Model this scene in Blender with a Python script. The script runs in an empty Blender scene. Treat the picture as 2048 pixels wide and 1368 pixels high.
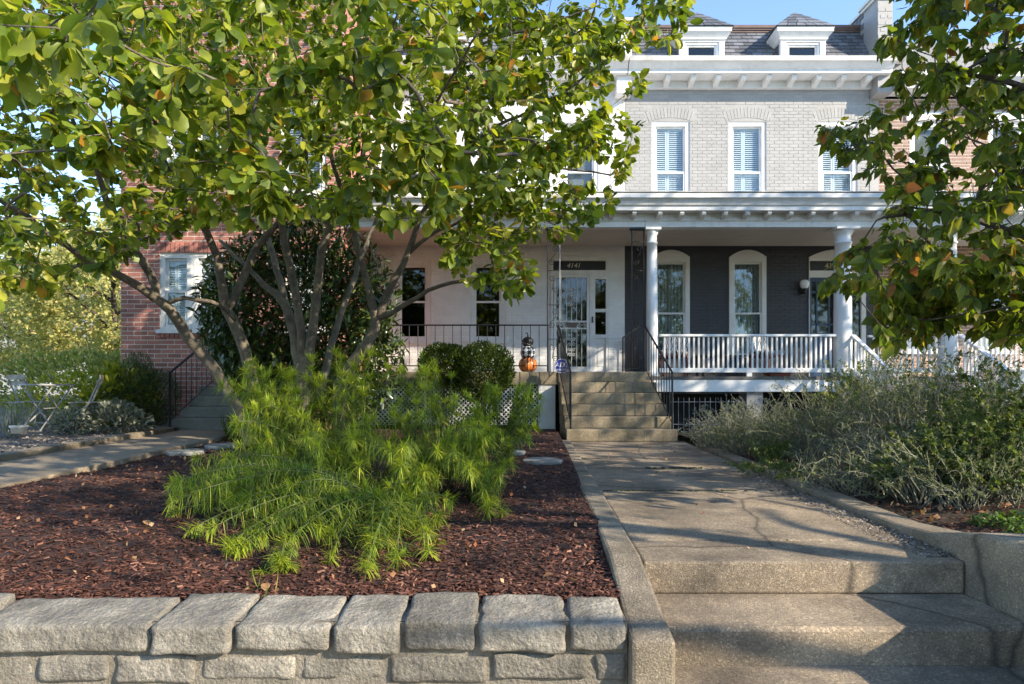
import bpy, bmesh, math, random
import numpy as np
from mathutils import Vector, Matrix
random.seed(7); RS = np.random.RandomState(11)
scene = bpy.context.scene
C = scene.collection
# ---------------------------------------------------------------- camera
F = 1287.0; HZ = 772.0; EYE = 0.92          # focal length and horizon in photo pixels, eye height over the walk
cam = bpy.data.objects.new('camera', bpy.data.cameras.new('camera'))
C.objects.link(cam); scene.camera = cam
cam.location = (0, 0, EYE); cam.rotation_euler = (math.radians(90), 0, 0)
cam.data.sensor_width = 36; cam.data.lens = F / 2048 * 36
cam.data.shift_y = (HZ - 684) / 2048
cam.data.clip_start = 0.05; cam.data.clip_end = 900
# ---------------------------------------------------------------- sky, sun, exposure
SUN = Vector((1.6, -1.0, 0.98)).normalized()
world = bpy.data.worlds.new('World'); scene.world = world; world.use_nodes = True
wn = world.node_tree.nodes; wl = world.node_tree.links
sky = wn.new('ShaderNodeTexSky'); sky.sky_type = 'NISHITA'; sky.sun_disc = False
sky.sun_elevation = math.asin(SUN.z); sky.sun_rotation = math.atan2(SUN.x, SUN.y)
sky.air_density = 1.0; sky.dust_density = 0.0; sky.ozone_density = 4.0; sky.altitude = 1500
wl.new(sky.outputs[0], wn['Background'].inputs['Color']); wn['Background'].inputs['Strength'].default_value = 0.15
sl = bpy.data.lights.new('sun', 'SUN'); sl.energy = 2.75; sl.angle = math.radians(0.55); sl.color = (1.0, 0.93, 0.82)
so = bpy.data.objects.new('sun', sl); C.objects.link(so); so.location = SUN * 40
so.rotation_euler = SUN.to_track_quat('Z', 'Y').to_euler()
vs = scene.view_settings; vs.view_transform = 'Standard'; vs.look = 'None'; vs.gamma = 1.0; vs.use_curve_mapping = False
vs.exposure = 1.8
vs.use_white_balance = True; vs.white_balance_temperature = 7300; vs.white_balance_tint = 10
scene.cycles.max_bounces = 7; scene.cycles.transparent_max_bounces = 10
scene.cycles.sample_clamp_indirect = 6.0

def P(px, py, D):                            # photo pixel at a known distance -> point
    return np.array(((px - 1024) * D / F, D, EYE + (HZ - py) * D / F))
# ================================================================ materials
def newmat(name):
    m = bpy.data.materials.new(name); m.use_nodes = True
    nt = m.node_tree; b = nt.nodes['Principled BSDF']
    return m, nt, b
def nd(nt, t, **kw):
    n = nt.nodes.new(t)
    for k, v in kw.items():
        if k in n.inputs: n.inputs[k].default_value = v
        else: setattr(n, k, v)
    return n
def ramp(nt, src, stops):
    r = nt.nodes.new('ShaderNodeValToRGB'); e = r.color_ramp.elements
    while len(e) < len(stops): e.new(0.5)
    for i, (p, c) in enumerate(stops):
        e[i].position = p; e[i].color = (*c, 1) if len(c) == 3 else c
    nt.links.new(src, r.inputs[0]); return r
def mixc(nt, fac, a, b, mode='MIX'):
    m = nt.nodes.new('ShaderNodeMix'); m.data_type = 'RGBA'; m.blend_type = mode
    for s, v in ((m.inputs[0], fac), (m.inputs[6], a), (m.inputs[7], b)):
        if hasattr(v, 'is_output'): nt.links.new(v, s)
        else: s.default_value = v if isinstance(v, (int, float)) else ((*v, 1) if len(v) == 3 else v)
    return m.outputs[2]
def objco(nt):
    g = nt.nodes.new('ShaderNodeNewGeometry'); return g
def vary(nt, g):                                # one random value per object and per loose piece
    oi = nt.nodes.new('ShaderNodeObjectInfo'); a = nd(nt, 'ShaderNodeMath', operation='ADD'); f_ = nd(nt, 'ShaderNodeMath', operation='FRACT')
    nt.links.new(oi.outputs['Random'], a.inputs[0]); nt.links.new(g.outputs['Random Per Island'], a.inputs[1]); nt.links.new(a.outputs[0], f_.inputs[0]); return f_.outputs[0]
def paint(name, col, rough=0.55, var=0.10, scale=2.2, dirt=None, dirt_amt=0.5, bump=0.12, bscale=60, island=0.0, metal=0.0, speck=None, crack=None, streak=None):
    """painted / mineral surface: broad tone variation, blotchy dirt, fine relief"""
    m, nt, b = newmat(name); g = objco(nt)
    n1 = nd(nt, 'ShaderNodeTexNoise', Scale=scale, Detail=6.0, Roughness=0.65)
    nt.links.new(g.outputs['Position'], n1.inputs['Vector'])
    lo = tuple(c * (1 - var * 1.6) for c in col); hi = tuple(min(1, c * (1 + var)) for c in col)
    out = ramp(nt, n1.outputs['Fac'], [(0.3, lo), (0.7, hi)]).outputs[0]
    if island:
        k = ramp(nt, vary(nt, g), [(0, (1 - island,) * 3), (1, (1 + island * 0.35,) * 3)])
        out = mixc(nt, 1.0, out, k.outputs[0], 'MULTIPLY')
    if dirt:
        n2 = nd(nt, 'ShaderNodeTexNoise', Scale=scale * 0.8 + 0.6, Detail=9.0, Roughness=0.72)
        mp = nd(nt, 'ShaderNodeMapping'); mp.inputs['Location'].default_value = (3.1, 7.7, 1.3)
        nt.links.new(g.outputs['Position'], mp.inputs[0]); nt.links.new(mp.outputs[0], n2.inputs['Vector'])
        r = ramp(nt, n2.outputs['Fac'], [(0.48, (0, 0, 0)), (0.7, (dirt_amt,) * 3)])
        out = mixc(nt, r.outputs[0], out, dirt)
    if speck:                                 # exposed aggregate
        v = nd(nt, 'ShaderNodeTexVoronoi', Scale=speck[0]); nt.links.new(g.outputs['Position'], v.inputs['Vector'])
        bw = nd(nt, 'ShaderNodeSeparateColor'); nt.links.new(v.outputs['Color'], bw.inputs[0])
        k = ramp(nt, bw.outputs[0], [(0.0, (0.62, 0.58, 0.55)), (0.55, (1, 1, 1)), (0.84, (1.1, 1.07, 1.0)), (0.97, (1.75, 1.7, 1.6))])
        out = mixc(nt, speck[1], out, mixc(nt, 1.0, out, k.outputs[0], 'MULTIPLY'))
    if streak:                                # rain streaks and grime running down
        mp2 = nd(nt, 'ShaderNodeMapping'); mp2.inputs['Scale'].default_value = (9, 9, .7); nt.links.new(g.outputs['Position'], mp2.inputs[0])
        n5 = nd(nt, 'ShaderNodeTexNoise', Scale=1.0, Detail=6.0, Roughness=0.7); nt.links.new(mp2.outputs[0], n5.inputs['Vector'])
        out = mixc(nt, ramp(nt, n5.outputs['Fac'], [(0.5, (0, 0, 0)), (0.78, (streak[1],) * 3)]).outputs[0], out, streak[0])
    if crack:                                 # broad blotches and hairline cracks
        n6 = nd(nt, 'ShaderNodeTexNoise', Scale=0.7, Detail=8.0, Roughness=0.75); nt.links.new(g.outputs['Position'], n6.inputs['Vector'])
        out = mixc(nt, 1.0, out, ramp(nt, n6.outputs['Fac'], [(0.32, (0.6, 0.58, 0.55)), (0.5, (1, 1, 1)), (0.68, (1.28, 1.25, 1.2))]).outputs[0], 'MULTIPLY')
        ad2 = nd(nt, 'ShaderNodeMix'); ad2.data_type = 'VECTOR'; ad2.inputs[0].default_value = .16
        n7 = nd(nt, 'ShaderNodeTexNoise', Scale=2.6, Detail=6.0); nt.links.new(g.outputs['Position'], n7.inputs['Vector']); nt.links.new(g.outputs['Position'], ad2.inputs[4]); nt.links.new(n7.outputs['Color'], ad2.inputs[5])
        v2 = nd(nt, 'ShaderNodeTexVoronoi', Scale=crack); v2.feature = 'DISTANCE_TO_EDGE'; nt.links.new(ad2.outputs[1], v2.inputs['Vector'])
        out = mixc(nt, ramp(nt, v2.outputs['Distance'], [(0.0, (0.75,) * 3), (0.009, (0, 0, 0))]).outputs[0], out, (0.03, 0.027, 0.02))
    nt.links.new(out, b.inputs['Base Color'])
    b.inputs['Roughness'].default_value = rough; b.inputs['Metallic'].default_value = metal
    if bump:
        n3 = nd(nt, 'ShaderNodeTexNoise', Scale=bscale, Detail=5.0, Roughness=0.6)
        nt.links.new(g.outputs['Position'], n3.inputs['Vector'])
        bp = nd(nt, 'ShaderNodeBump', Strength=bump, Distance=0.02)
        nt.links.new(n3.outputs['Fac'], bp.inputs['Height']); nt.links.new(bp.outputs[0], b.inputs['Normal'])
    return m
def leafmat(name, stops, trans=0.4, rough=0.45, spec=0.35, ttint=(1.0, 1.05, 0.45)):
    m, nt, b = newmat(name); g = objco(nt)
    r = ramp(nt, vary(nt, g), stops)
    n = nd(nt, 'ShaderNodeTexNoise', Scale=14.0, Detail=3.0); nt.links.new(g.outputs['Position'], n.inputs['Vector'])
    k = ramp(nt, n.outputs['Fac'], [(0.3, (0.78,) * 3), (0.7, (1.15,) * 3)])
    col = mixc(nt, 1.0, r.outputs[0], k.outputs[0], 'MULTIPLY')
    nt.links.new(col, b.inputs['Base Color']); b.inputs['Roughness'].default_value = rough
    b.inputs['Specular IOR Level'].default_value = spec
    t = nd(nt, 'ShaderNodeBsdfTranslucent'); nt.links.new(mixc(nt, 1.0, col, ttint, 'MULTIPLY'), t.inputs[0])
    t2 = mixc(nt, 1.0, col, tuple(c * 1.7 for c in ttint), 'MULTIPLY'); nt.links.new(t2, t.inputs[0])
    mx = nd(nt, 'ShaderNodeMixShader', Fac=trans)
    nt.links.new(b.outputs[0], mx.inputs[1]); nt.links.new(t.outputs[0], mx.inputs[2])
    nt.links.new(mx.outputs[0], nt.nodes['Material Output'].inputs[0])
    return m
def glassmat(name, refl=0.12, tint=(0.9, 0.95, 0.97)):
    m, nt, b = newmat(name); nt.nodes.remove(b)
    t = nd(nt, 'ShaderNodeBsdfTransparent'); t.inputs[0].default_value = (*tint, 1)
    gl = nd(nt, 'ShaderNodeBsdfGlossy', Roughness=0.03)
    lw = nd(nt, 'ShaderNodeLayerWeight', Blend=0.5)      # Schlick from the facing angle, the same from both sides
    pw = nd(nt, 'ShaderNodeMath', operation='POWER'); pw.inputs[1].default_value = 5.0; nt.links.new(lw.outputs['Facing'], pw.inputs[0])
    ad = nd(nt, 'ShaderNodeMath', operation='ADD'); ad.inputs[1].default_value = refl; ad.use_clamp = True
    nt.links.new(pw.outputs[0], ad.inputs[0])
    mx = nd(nt, 'ShaderNodeMixShader'); nt.links.new(ad.outputs[0], mx.inputs[0])
    nt.links.new(t.outputs[0], mx.inputs[1]); nt.links.new(gl.outputs[0], mx.inputs[2])
    nt.links.new(mx.outputs[0], nt.nodes['Material Output'].inputs[0])
    return m
M = {}
M['white'] = paint('white_paint', (0.76, 0.76, 0.75), 0.5, 0.06, 1.5, (0.46, 0.44, 0.40), 0.42, 0.1, 40, 0.06, 0.0, None, None, ((0.40, 0.38, 0.33), 0.4))
M['cream'] = paint('cream_trim_paint', (0.71, 0.69, 0.645), 0.5, 0.05, 1.5, (0.45, 0.42, 0.36), 0.3, 0.06, 40)
M['ceil'] = paint('porch_ceiling_paint', (0.62, 0.57, 0.50), 0.55, 0.06, 1.2, None, 0, 0.05, 40)
M['whitebrick'] = paint('white_painted_brick', (0.76, 0.76, 0.75), 0.6, 0.05, 1.3, (0.5, 0.5, 0.48), 0.35, 0.3, 55, 0.05)
M['greybrick'] = paint('pale_grey_painted_brick', (0.33, 0.323, 0.312), 0.62, 0.07, 1.3, (0.27, 0.26, 0.24), 0.35, 0.3, 55, 0.10, 0.0, None, None, ((0.24, 0.23, 0.21), 0.35))
M['darkbrick'] = paint('charcoal_painted_brick', (0.042, 0.042, 0.046), 0.55, 0.08, 1.5, None, 0, 0.35, 55, 0.12)
M['redbrick'] = paint('red_brick', (0.44, 0.175, 0.135), 0.8, 0.14, 3.0, (0.27, 0.10, 0.08), 0.5, 0.5, 70, 0.34)
M['mortar'] = paint('pale_mortar', (0.68, 0.60, 0.52), 0.9, 0.12, 6, None, 0, 0.4, 90)
M['tanbrick'] = paint('tan_brick', (0.36, 0.22, 0.16), 0.8, 0.12, 3.0, None, 0, 0.5, 70, 0.25)
M['slate'] = paint('roof_slate', (0.165, 0.17, 0.185), 0.55, 0.16, 5, (0.2, 0.2, 0.2), 0.4, 0.3, 30, 0.5)
M['slateback'] = paint('roof_underlay', (0.03, 0.03, 0.035), 0.8)
M['flash'] = paint('brown_flashing', (0.13, 0.075, 0.055), 0.5, 0.2, 4, (0.2, 0.15, 0.13), 0.5)
M['gutter'] = paint('weathered_gutter', (0.52, 0.50, 0.47), 0.6, 0.15, 3, (0.3, 0.26, 0.22), 0.6)
M['conc'] = paint('walk_concrete', (0.30, 0.24, 0.172), 0.88, 0.34, 1.3, (0.085, 0.07, 0.052), 0.9, 0.6, 160, 0.0, 0.0, (125, 0.8), 0.55)
M['curb'] = paint('curb_concrete', (0.29, 0.24, 0.175), 0.88, 0.3, 2.2, (0.12, 0.105, 0.085), 0.8, 0.7, 110, 0.0, 0.0, (140, 0.7), 0.5)
M['stepc'] = paint('porch_step_concrete', (0.29, 0.235, 0.16), 0.85, 0.3, 1.9, (0.085, 0.08, 0.045), 0.9, 0.4, 80, 0.0, 0.0, (80, 0.5), None, ((0.06, 0.055, 0.035), 0.7))
M['greystep'] = paint('grey_step_concrete', (0.20, 0.20, 0.175), 0.85, 0.2, 2, (0.1, 0.1, 0.08), 0.6, 0.4, 80)
M['path'] = paint('side_path_concrete', (0.29, 0.23, 0.165), 0.88, 0.16, 1.0, (0.2, 0.16, 0.12), 0.6, 0.4, 90, 0.0, 0.0, (60, 0.4))
M['stone'] = paint('wall_stone', (0.275, 0.25, 0.205), 0.85, 0.34, 5, (0.12, 0.11, 0.095), 0.9, 1.0, 38, 0.42, 0.0, (150, 0.5))
M['stonemortar'] = paint('wall_mortar', (0.24, 0.21, 0.165), 0.92, 0.25, 7, (0.12, 0.11, 0.075), 0.7, 0.9, 70)
M['flag'] = paint('flagstone', (0.27, 0.265, 0.24), 0.8, 0.15, 4, (0.14, 0.13, 0.11), 0.5, 0.5, 30)
M['soil'] = paint('mulch_soil', (0.045, 0.019, 0.014), 0.95, 0.35, 9, (0.02, 0.010, 0.008), 0.6, 1.0, 45)
M['bedsoil'] = paint('garden_soil', (0.05, 0.036, 0.024), 0.95, 0.3, 7, None, 0, 1.0, 45)
M['gravel'] = paint('gravel_ground', (0.22, 0.19, 0.165), 0.95, 0.3, 14, (0.07, 0.06, 0.045), 0.7, 1.0, 60)
M['ground'] = paint('ground_soil', (0.10, 0.095, 0.05), 0.95, 0.3, 2)
M['asphalt'] = paint('street_asphalt', (0.05, 0.05, 0.05), 0.9, 0.2, 2)
M['iron'] = paint('black_iron', (0.012, 0.012, 0.013), 0.38, 0.2, 20, None, 0, 0.1, 90)
M['woodgrey'] = paint('weathered_wood', (0.34, 0.31, 0.27), 0.8, 0.2, 12, (0.2, 0.18, 0.15), 0.5, 0.3, 60)
M['steelgrey'] = paint('galvanised_steel', (0.30, 0.30, 0.30), 0.5, 0.15, 9, (0.22, 0.14, 0.1), 0.5, 0.1, 60)
M['bluedoor'] = paint('navy_door_paint', (0.016, 0.048, 0.10), 0.4, 0.1, 3)
M['dark'] = paint('dark_interior', (0.012, 0.012, 0.012), 0.8, 0.1, 2, None, 0, 0)  # near-black colour standing in for unlit space behind openings
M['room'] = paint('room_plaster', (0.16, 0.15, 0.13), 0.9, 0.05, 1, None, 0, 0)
M['moss'] = paint('joint_moss', (0.05, 0.062, 0.018), 0.95, 0.3, 30, None, 0, 1.0, 150)
M['black'] = paint('black_plastic', (0.012, 0.012, 0.012), 0.4, 0, 2, None, 0, 0)
M['brass'] = paint('gilt_digits', (0.62, 0.47, 0.25), 0.35, 0.05, 5, None, 0, 0)
M['silverdigit'] = paint('silver_digits', (0.72, 0.66, 0.55), 0.35, 0.05, 5, None, 0, 0)
M['signblue'] = paint('sign_blue', (0.025, 0.045, 0.33), 0.4, 0.04, 3, None, 0, 0)
M['signwhite'] = paint('sign_white', (0.78, 0.78, 0.78), 0.5, 0.02, 3, None, 0, 0)
M['signred'] = paint('sign_red', (0.45, 0.03, 0.03), 0.5, 0.05, 3, None, 0, 0)
M['orange'] = paint('pumpkin_orange', (0.62, 0.19, 0.05), 0.35, 0.08, 6, None, 0, 0)
M['globe'] = paint('white_globe_glass', (0.8, 0.8, 0.78), 0.15, 0.02, 3, None, 0, 0)
M['pot'] = paint('white_plastic_pot', (0.66, 0.63, 0.56), 0.5, 0.06, 9, None, 0, 0)
M['terracotta'] = paint('red_box', (0.2, 0.06, 0.045), 0.7, 0.1, 5)
M['siding'] = paint('far_white_siding', (0.36, 0.36, 0.36), 0.7, 0.05, 1)
M['farroof'] = paint('far_roof', (0.14, 0.12, 0.11), 0.8, 0.1, 1)
M['lace'] = None
m, nt, b = newmat('lace_curtain'); g = objco(nt)      # patterned net curtain
mp = nd(nt, 'ShaderNodeMapping'); mp.inputs['Scale'].default_value = (16, 1, 11); nt.links.new(g.outputs['Position'], mp.inputs[0])
vv = nd(nt, 'ShaderNodeTexVoronoi', Scale=1.0); nt.links.new(mp.outputs[0], vv.inputs['Vector'])
rr = ramp(nt, vv.outputs['Distance'], [(0.15, (0.10, 0.11, 0.09)), (0.4, (0.27, 0.285, 0.24))]); nt.links.new(rr.outputs[0], b.inputs['Base Color'])
b.inputs['Roughness'].default_value = 0.9; M['lace'] = m
m, nt, b = newmat('zebra_cushion'); g = objco(nt)
w = nd(nt, 'ShaderNodeTexWave', Scale=9.0, Distortion=9.0, Detail=1.5); nt.links.new(g.outputs['Position'], w.inputs['Vector'])
rr = ramp(nt, w.outputs['Fac'], [(0.45, (0.03, 0.03, 0.03)), (0.55, (0.7, 0.68, 0.64))]); nt.links.new(rr.outputs[0], b.inputs['Base Color']); b.inputs['Roughness'].default_value = 0.8
M['zebra'] = m
M['glass'] = glassmat('window_glass', 0.06)
M['glassup'] = glassmat('sky_lit_window_glass', 0.045)
M['glassdark'] = glassmat('dim_window_glass', 0.06, (0.45, 0.47, 0.45))
M['bark'] = paint('grey_brown_bark', (0.15, 0.12, 0.092), 0.9, 0.3, 9, (0.22, 0.205, 0.13), 0.8, 1.0, 40)
M['bark2'] = paint('dark_bark', (0.085, 0.066, 0.052), 0.9, 0.3, 9, (0.14, 0.125, 0.1), 0.5, 0.9, 40)
M['stem'] = paint('green_stem', (0.11, 0.13, 0.04), 0.7, 0.2, 12, None, 0, 0)
M['silverstem'] = paint('silver_stem', (0.20, 0.20, 0.14), 0.8, 0.25, 20, None, 0, 0)
M['lf_mag'] = leafmat('magnolia_leaf', [(0, (0.07, 0.115, 0.016)), (0.4, (0.15, 0.205, 0.024)), (0.75, (0.26, 0.30, 0.036)), (0.965, (0.38, 0.36, 0.045)), (0.985, (0.34, 0.20, 0.03)), (1, (0.40, 0.16, 0.03))], 0.42, 0.42, 0.4)
M['lf_dog'] = leafmat('dogwood_leaf', [(0, (0.075, 0.11, 0.018)), (0.5, (0.13, 0.175, 0.026)), (0.85, (0.21, 0.225, 0.034)), (0.965, (0.27, 0.22, 0.04)), (1, (0.42, 0.12, 0.04))], 0.5, 0.5, 0.3)
M['lf_shade'] = leafmat('street_tree_leaf', [(0, (0.05, 0.09, 0.02)), (1, (0.11, 0.14, 0.03))], 0.25)
M['lf_laurel'] = leafmat('laurel_leaf', [(0, (0.02, 0.042, 0.010)), (0.6, (0.045, 0.08, 0.016)), (1, (0.11, 0.155, 0.03))], 0.15, 0.28, 0.5)
M['lf_box'] = leafmat('clipped_bush_leaf', [(0, (0.02, 0.038, 0.008)), (0.6, (0.045, 0.075, 0.012)), (1, (0.09, 0.125, 0.02))], 0.25, 0.4)
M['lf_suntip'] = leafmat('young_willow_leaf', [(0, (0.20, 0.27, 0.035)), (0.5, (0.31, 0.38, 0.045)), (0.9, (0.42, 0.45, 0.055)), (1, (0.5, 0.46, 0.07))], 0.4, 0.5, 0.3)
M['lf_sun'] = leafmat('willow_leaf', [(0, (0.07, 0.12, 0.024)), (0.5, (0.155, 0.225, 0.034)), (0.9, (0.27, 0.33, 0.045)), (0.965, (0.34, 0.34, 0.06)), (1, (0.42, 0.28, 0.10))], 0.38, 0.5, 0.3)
M['lf_far'] = leafmat('far_tree_leaf', [(0, (0.22, 0.24, 0.08)), (0.5, (0.40, 0.38, 0.13)), (0.85, (0.52, 0.46, 0.18)), (1, (0.58, 0.42, 0.17))], 0.35, 0.6)
M['lf_farg'] = leafmat('far_green_leaf', [(0, (0.11, 0.145, 0.035)), (0.6, (0.23, 0.26, 0.065)), (1, (0.36, 0.35, 0.10))], 0.35, 0.6)
M['lf_yel'] = leafmat('yellow_green_leaf', [(0, (0.12, 0.16, 0.02)), (0.6, (0.25, 0.27, 0.03)), (1, (0.36, 0.33, 0.05))], 0.35)
M['lf_rose'] = leafmat('rosemary_leaf', [(0, (0.035, 0.062, 0.025)), (1, (0.085, 0.125, 0.05))], 0.2)
M['lf_sage'] = leafmat('grey_sage_leaf', [(0, (0.13, 0.15, 0.115)), (1, (0.28, 0.30, 0.23))], 0.15, 0.75, 0.15, (1, 1, 0.8))
M['lf_lav'] = leafmat('lavender_leaf', [(0, (0.13, 0.145, 0.115)), (1, (0.27, 0.285, 0.235))], 0.15, 0.8, 0.1, (1, 1, 0.85))
M['lf_art'] = leafmat('artemisia_leaf', [(0, (0.08, 0.10, 0.034)), (0.6, (0.17, 0.19, 0.075)), (1, (0.32, 0.335, 0.21))], 0.25, 0.75, 0.15, (1, 1, 0.7))
M['lf_mum'] = leafmat('chrysanthemum_leaf', [(0, (0.055, 0.09, 0.025)), (0.7, (0.11, 0.15, 0.04)), (1, (0.19, 0.2, 0.06))], 0.3, 0.6)
M['lf_cover'] = leafmat('groundcover_leaf', [(0, (0.035, 0.075, 0.012)), (1, (0.11, 0.18, 0.03))], 0.3, 0.5)
M['petal'] = leafmat('pale_petal', [(0, (0.5, 0.40, 0.36)), (1, (0.72, 0.66, 0.60))], 0.4, 0.6, 0.2, (1, 0.9, 0.85))
M['dry'] = leafmat('fallen_leaf', [(0, (0.22, 0.07, 0.03)), (0.5, (0.36, 0.17, 0.08)), (1, (0.45, 0.30, 0.17))], 0.2, 0.7)
M['chip'] = leafmat('mulch_chip', [(0, (0.04, 0.017, 0.012)), (0.6, (0.10, 0.042, 0.029)), (0.93, (0.18, 0.08, 0.055)), (1, (0.30, 0.16, 0.11))], 0.0, 0.8, 0.25)
M['pebble'] = leafmat('gravel_pebble', [(0, (0.10, 0.08, 0.065)), (0.6, (0.23, 0.19, 0.16)), (1, (0.45, 0.40, 0.35))], 0.0, 0.9, 0.2)
nt = M['chip'].node_tree; g = objco(nt); n = nd(nt, 'ShaderNodeTexNoise', Scale=1.6, Detail=5.0); nt.links.new(g.outputs['Position'], n.inputs['Vector'])
k = ramp(nt, n.outputs['Fac'], [(0.35, (0.62, 0.6, 0.6)), (0.62, (1.35, 1.3, 1.25))]); bs = nt.nodes['Principled BSDF'].inputs['Base Color']; src = bs.links[0].from_socket
nt.links.new(mixc(nt, 1.0, src, k.outputs[0], 'MULTIPLY'), bs)
# ================================================================ mesh helpers
class MB:
    def __init__(s): s.v = []; s.f = []
    def add(s, vs, fs):
        o = len(s.v); s.v += [tuple(map(float, v)) for v in vs]; s.f += [tuple(i + o for i in f) for f in fs]; return s
    def box(s, x0, x1, y0, y1, z0, z1):
        return s.add([(x0, y0, z0), (x1, y0, z0), (x1, y1, z0), (x0, y1, z0), (x0, y0, z1), (x1, y0, z1), (x1, y1, z1), (x0, y1, z1)],
                     [(0, 3, 2, 1), (4, 5, 6, 7), (0, 1, 5, 4), (1, 2, 6, 5), (2, 3, 7, 6), (3, 0, 4, 7)])
    def quad(s, a, b, c, d): return s.add([a, b, c, d], [(0, 1, 2, 3)])
    def extx(s, prof, x0, x1):                 # closed (y,z) profile extruded along X
        n = len(prof)
        return s.add([(x0, y, z) for y, z in prof] + [(x1, y, z) for y, z in prof],
                     [(i, (i + 1) % n, n + (i + 1) % n, n + i) for i in range(n)] + [tuple(range(n))[::-1], tuple(range(n, 2 * n))])
    def exty(s, prof, y0, y1):                 # closed (x,z) profile extruded along Y
        n = len(prof)
        return s.add([(x, y0, z) for x, z in prof] + [(x, y1, z) for x, z in prof],
                     [(i, (i + 1) % n, n + (i + 1) % n, n + i) for i in range(n)] + [tuple(range(n))[::-1], tuple(range(n, 2 * n))])
    def lathe(s, prof, cx, cy, n=20, fx=None):
        r0 = len(prof); vs = []
        for i in range(n):
            a = 2 * math.pi * i / n
            for r, z in prof:
                k = r * (fx(a, z) if fx else 1); vs.append((cx + k * math.cos(a), cy + k * math.sin(a), z))
        fs = [(i * r0 + j, ((i + 1) % n) * r0 + j, ((i + 1) % n) * r0 + j + 1, i * r0 + j + 1) for i in range(n) for j in range(r0 - 1)]
        s.add(vs, fs); o = len(s.v) - len(vs)
        s.f.append(tuple(o + i * r0 for i in range(n))[::-1]); s.f.append(tuple(o + i * r0 + r0 - 1 for i in range(n))); return s
    def tube(s, pts, r, n=6):
        pts = [Vector(p) for p in pts]; rr = r if hasattr(r, '__len__') else [r] * len(pts)
        vs = []; fs = []; u = None
        for i, p in enumerate(pts):
            t = (pts[min(i + 1, len(pts) - 1)] - pts[max(i - 1, 0)])
            t = t.normalized() if t.length > 1e-9 else Vector((0, 0, 1))
            if u is None: u = t.orthogonal().normalized()
            u = (u - t * u.dot(t)); u = u.normalized() if u.length > 1e-6 else t.orthogonal().normalized()
            w = t.cross(u)
            for k in range(n):
                a = 2 * math.pi * (k + .5) / n
                vs.append(p + (u * math.cos(a) + w * math.sin(a)) * rr[i])
        for i in range(len(pts) - 1):
            for k in range(n):
                fs.append((i * n + k, i * n + (k + 1) % n, (i + 1) * n + (k + 1) % n, (i + 1) * n + k))
        fs.append(tuple(range(n))[::-1]); fs.append(tuple(range((len(pts) - 1) * n, len(pts) * n)))
        return s.add(vs, fs)
    def mesh(s, name):
        me = bpy.data.meshes.new(name); me.from_pydata(s.v, [], s.f); me.update(); return me
def put(o, parent=None):
    C.objects.link(o)
    if parent is not None:
        o.parent = parent
        r = parent
        if r.type == 'EMPTY': o.matrix_parent_inverse = Matrix.Translation(-Vector(r.location))
    return o
def obj(name, mb, mat, parent=None, smooth=False, bevel=0.0, kind=None):
    me = mb.mesh(name) if isinstance(mb, MB) else mb
    if not me.materials: me.materials.append(M[mat] if isinstance(mat, str) else mat)
    if smooth: me.polygons.foreach_set('use_smooth', [True] * len(me.polygons))
    o = put(bpy.data.objects.new(name, me), parent)
    if bevel:
        md = o.modifiers.new('bevel', 'BEVEL'); md.width = bevel; md.segments = 2; md.limit_method = 'ANGLE'
    if kind: o['kind'] = kind
    return o
def thing(name, label, cat, loc=(0, 0, 0), group=None):
    o = bpy.data.objects.new(name, None); C.objects.link(o); o.location = loc; o.empty_display_size = .1
    o['label'] = label; o['category'] = cat
    if group: o['group'] = group
    return o
def tag(o, label, cat, group=None):
    o['label'] = label; o['category'] = cat
    if group: o['group'] = group
    return o
def box(name, x0, x1, y0, y1, z0, z1, mat, parent=None, bevel=0.0):
    return obj(name, MB().box(min(x0, x1), max(x0, x1), min(y0, y1), max(y0, y1), min(z0, z1), max(z0, z1)), mat, parent, False, bevel)
def fastmesh(name, V, Fc):
    me = bpy.data.meshes.new(name); n = len(V); m_, k = Fc.shape
    me.vertices.add(n); me.vertices.foreach_set('co', np.asarray(V, np.float32).ravel())
    me.loops.add(m_ * k); me.loops.foreach_set('vertex_index', np.asarray(Fc, np.int32).ravel())
    me.polygons.add(m_); me.polygons.foreach_set('loop_start', np.arange(0, m_ * k, k, dtype=np.int32))
    me.update(calc_edges=True); return me
def unit(a): return a / np.maximum(np.linalg.norm(a, axis=-1, keepdims=True), 1e-9)
def frames(fwd, up):                            # columns: side, forward(length), normal
    f = unit(fwd); s = unit(np.cross(f, up)); n = np.cross(s, f)
    return np.stack([s, f, n], axis=-1)
def scatter(tv, tf, pos, R, sc):
    V = pos[:, None, :] + np.einsum('nij,kj->nki', R, tv) * sc[:, None, None] if sc.ndim == 1 else pos[:, None, :] + np.einsum('nij,nkj->nki', R, tv[None] * sc[:, None, :])
    Fc = tf[None] + (np.arange(len(pos)) * len(tv))[:, None, None]
    return V.reshape(-1, 3), Fc.reshape(-1, tf.shape[1])
# leaf templates (unit length along +Y, base at origin)
def leaf_tpl(ts, ws, fold=0.18, curl=0.25):
    v = [(0, 0, 0)]
    for t, w in zip(ts, ws):
        z = -curl * t * t
        v += [(-w, t, z + fold * w), (0, t, z), (w, t, z + fold * w)]
    v.append((0, 1.0, -curl)); n = len(ts); f = [(0, 2, 1), (0, 3, 2)]
    for i in range(n - 1):
        a = 1 + 3 * i; b_ = a + 3
        f += [(a, a + 1, b_), (a + 1, b_ + 1, b_), (a + 1, a + 2, b_ + 1), (a + 2, b_ + 2, b_ + 1)]
    a = 1 + 3 * (n - 1); e = len(v) - 1
    f += [(a, a + 1, e), (a + 1, a + 2, e)]
    return np.array(v, float), np.array(f, int)
T_MAG = leaf_tpl((.24, .56, .84), (.185, .30, .23), .2, .16)
T_DOG = leaf_tpl((.2, .48, .8), (.25, .31, .14), .16, .34)
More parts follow.
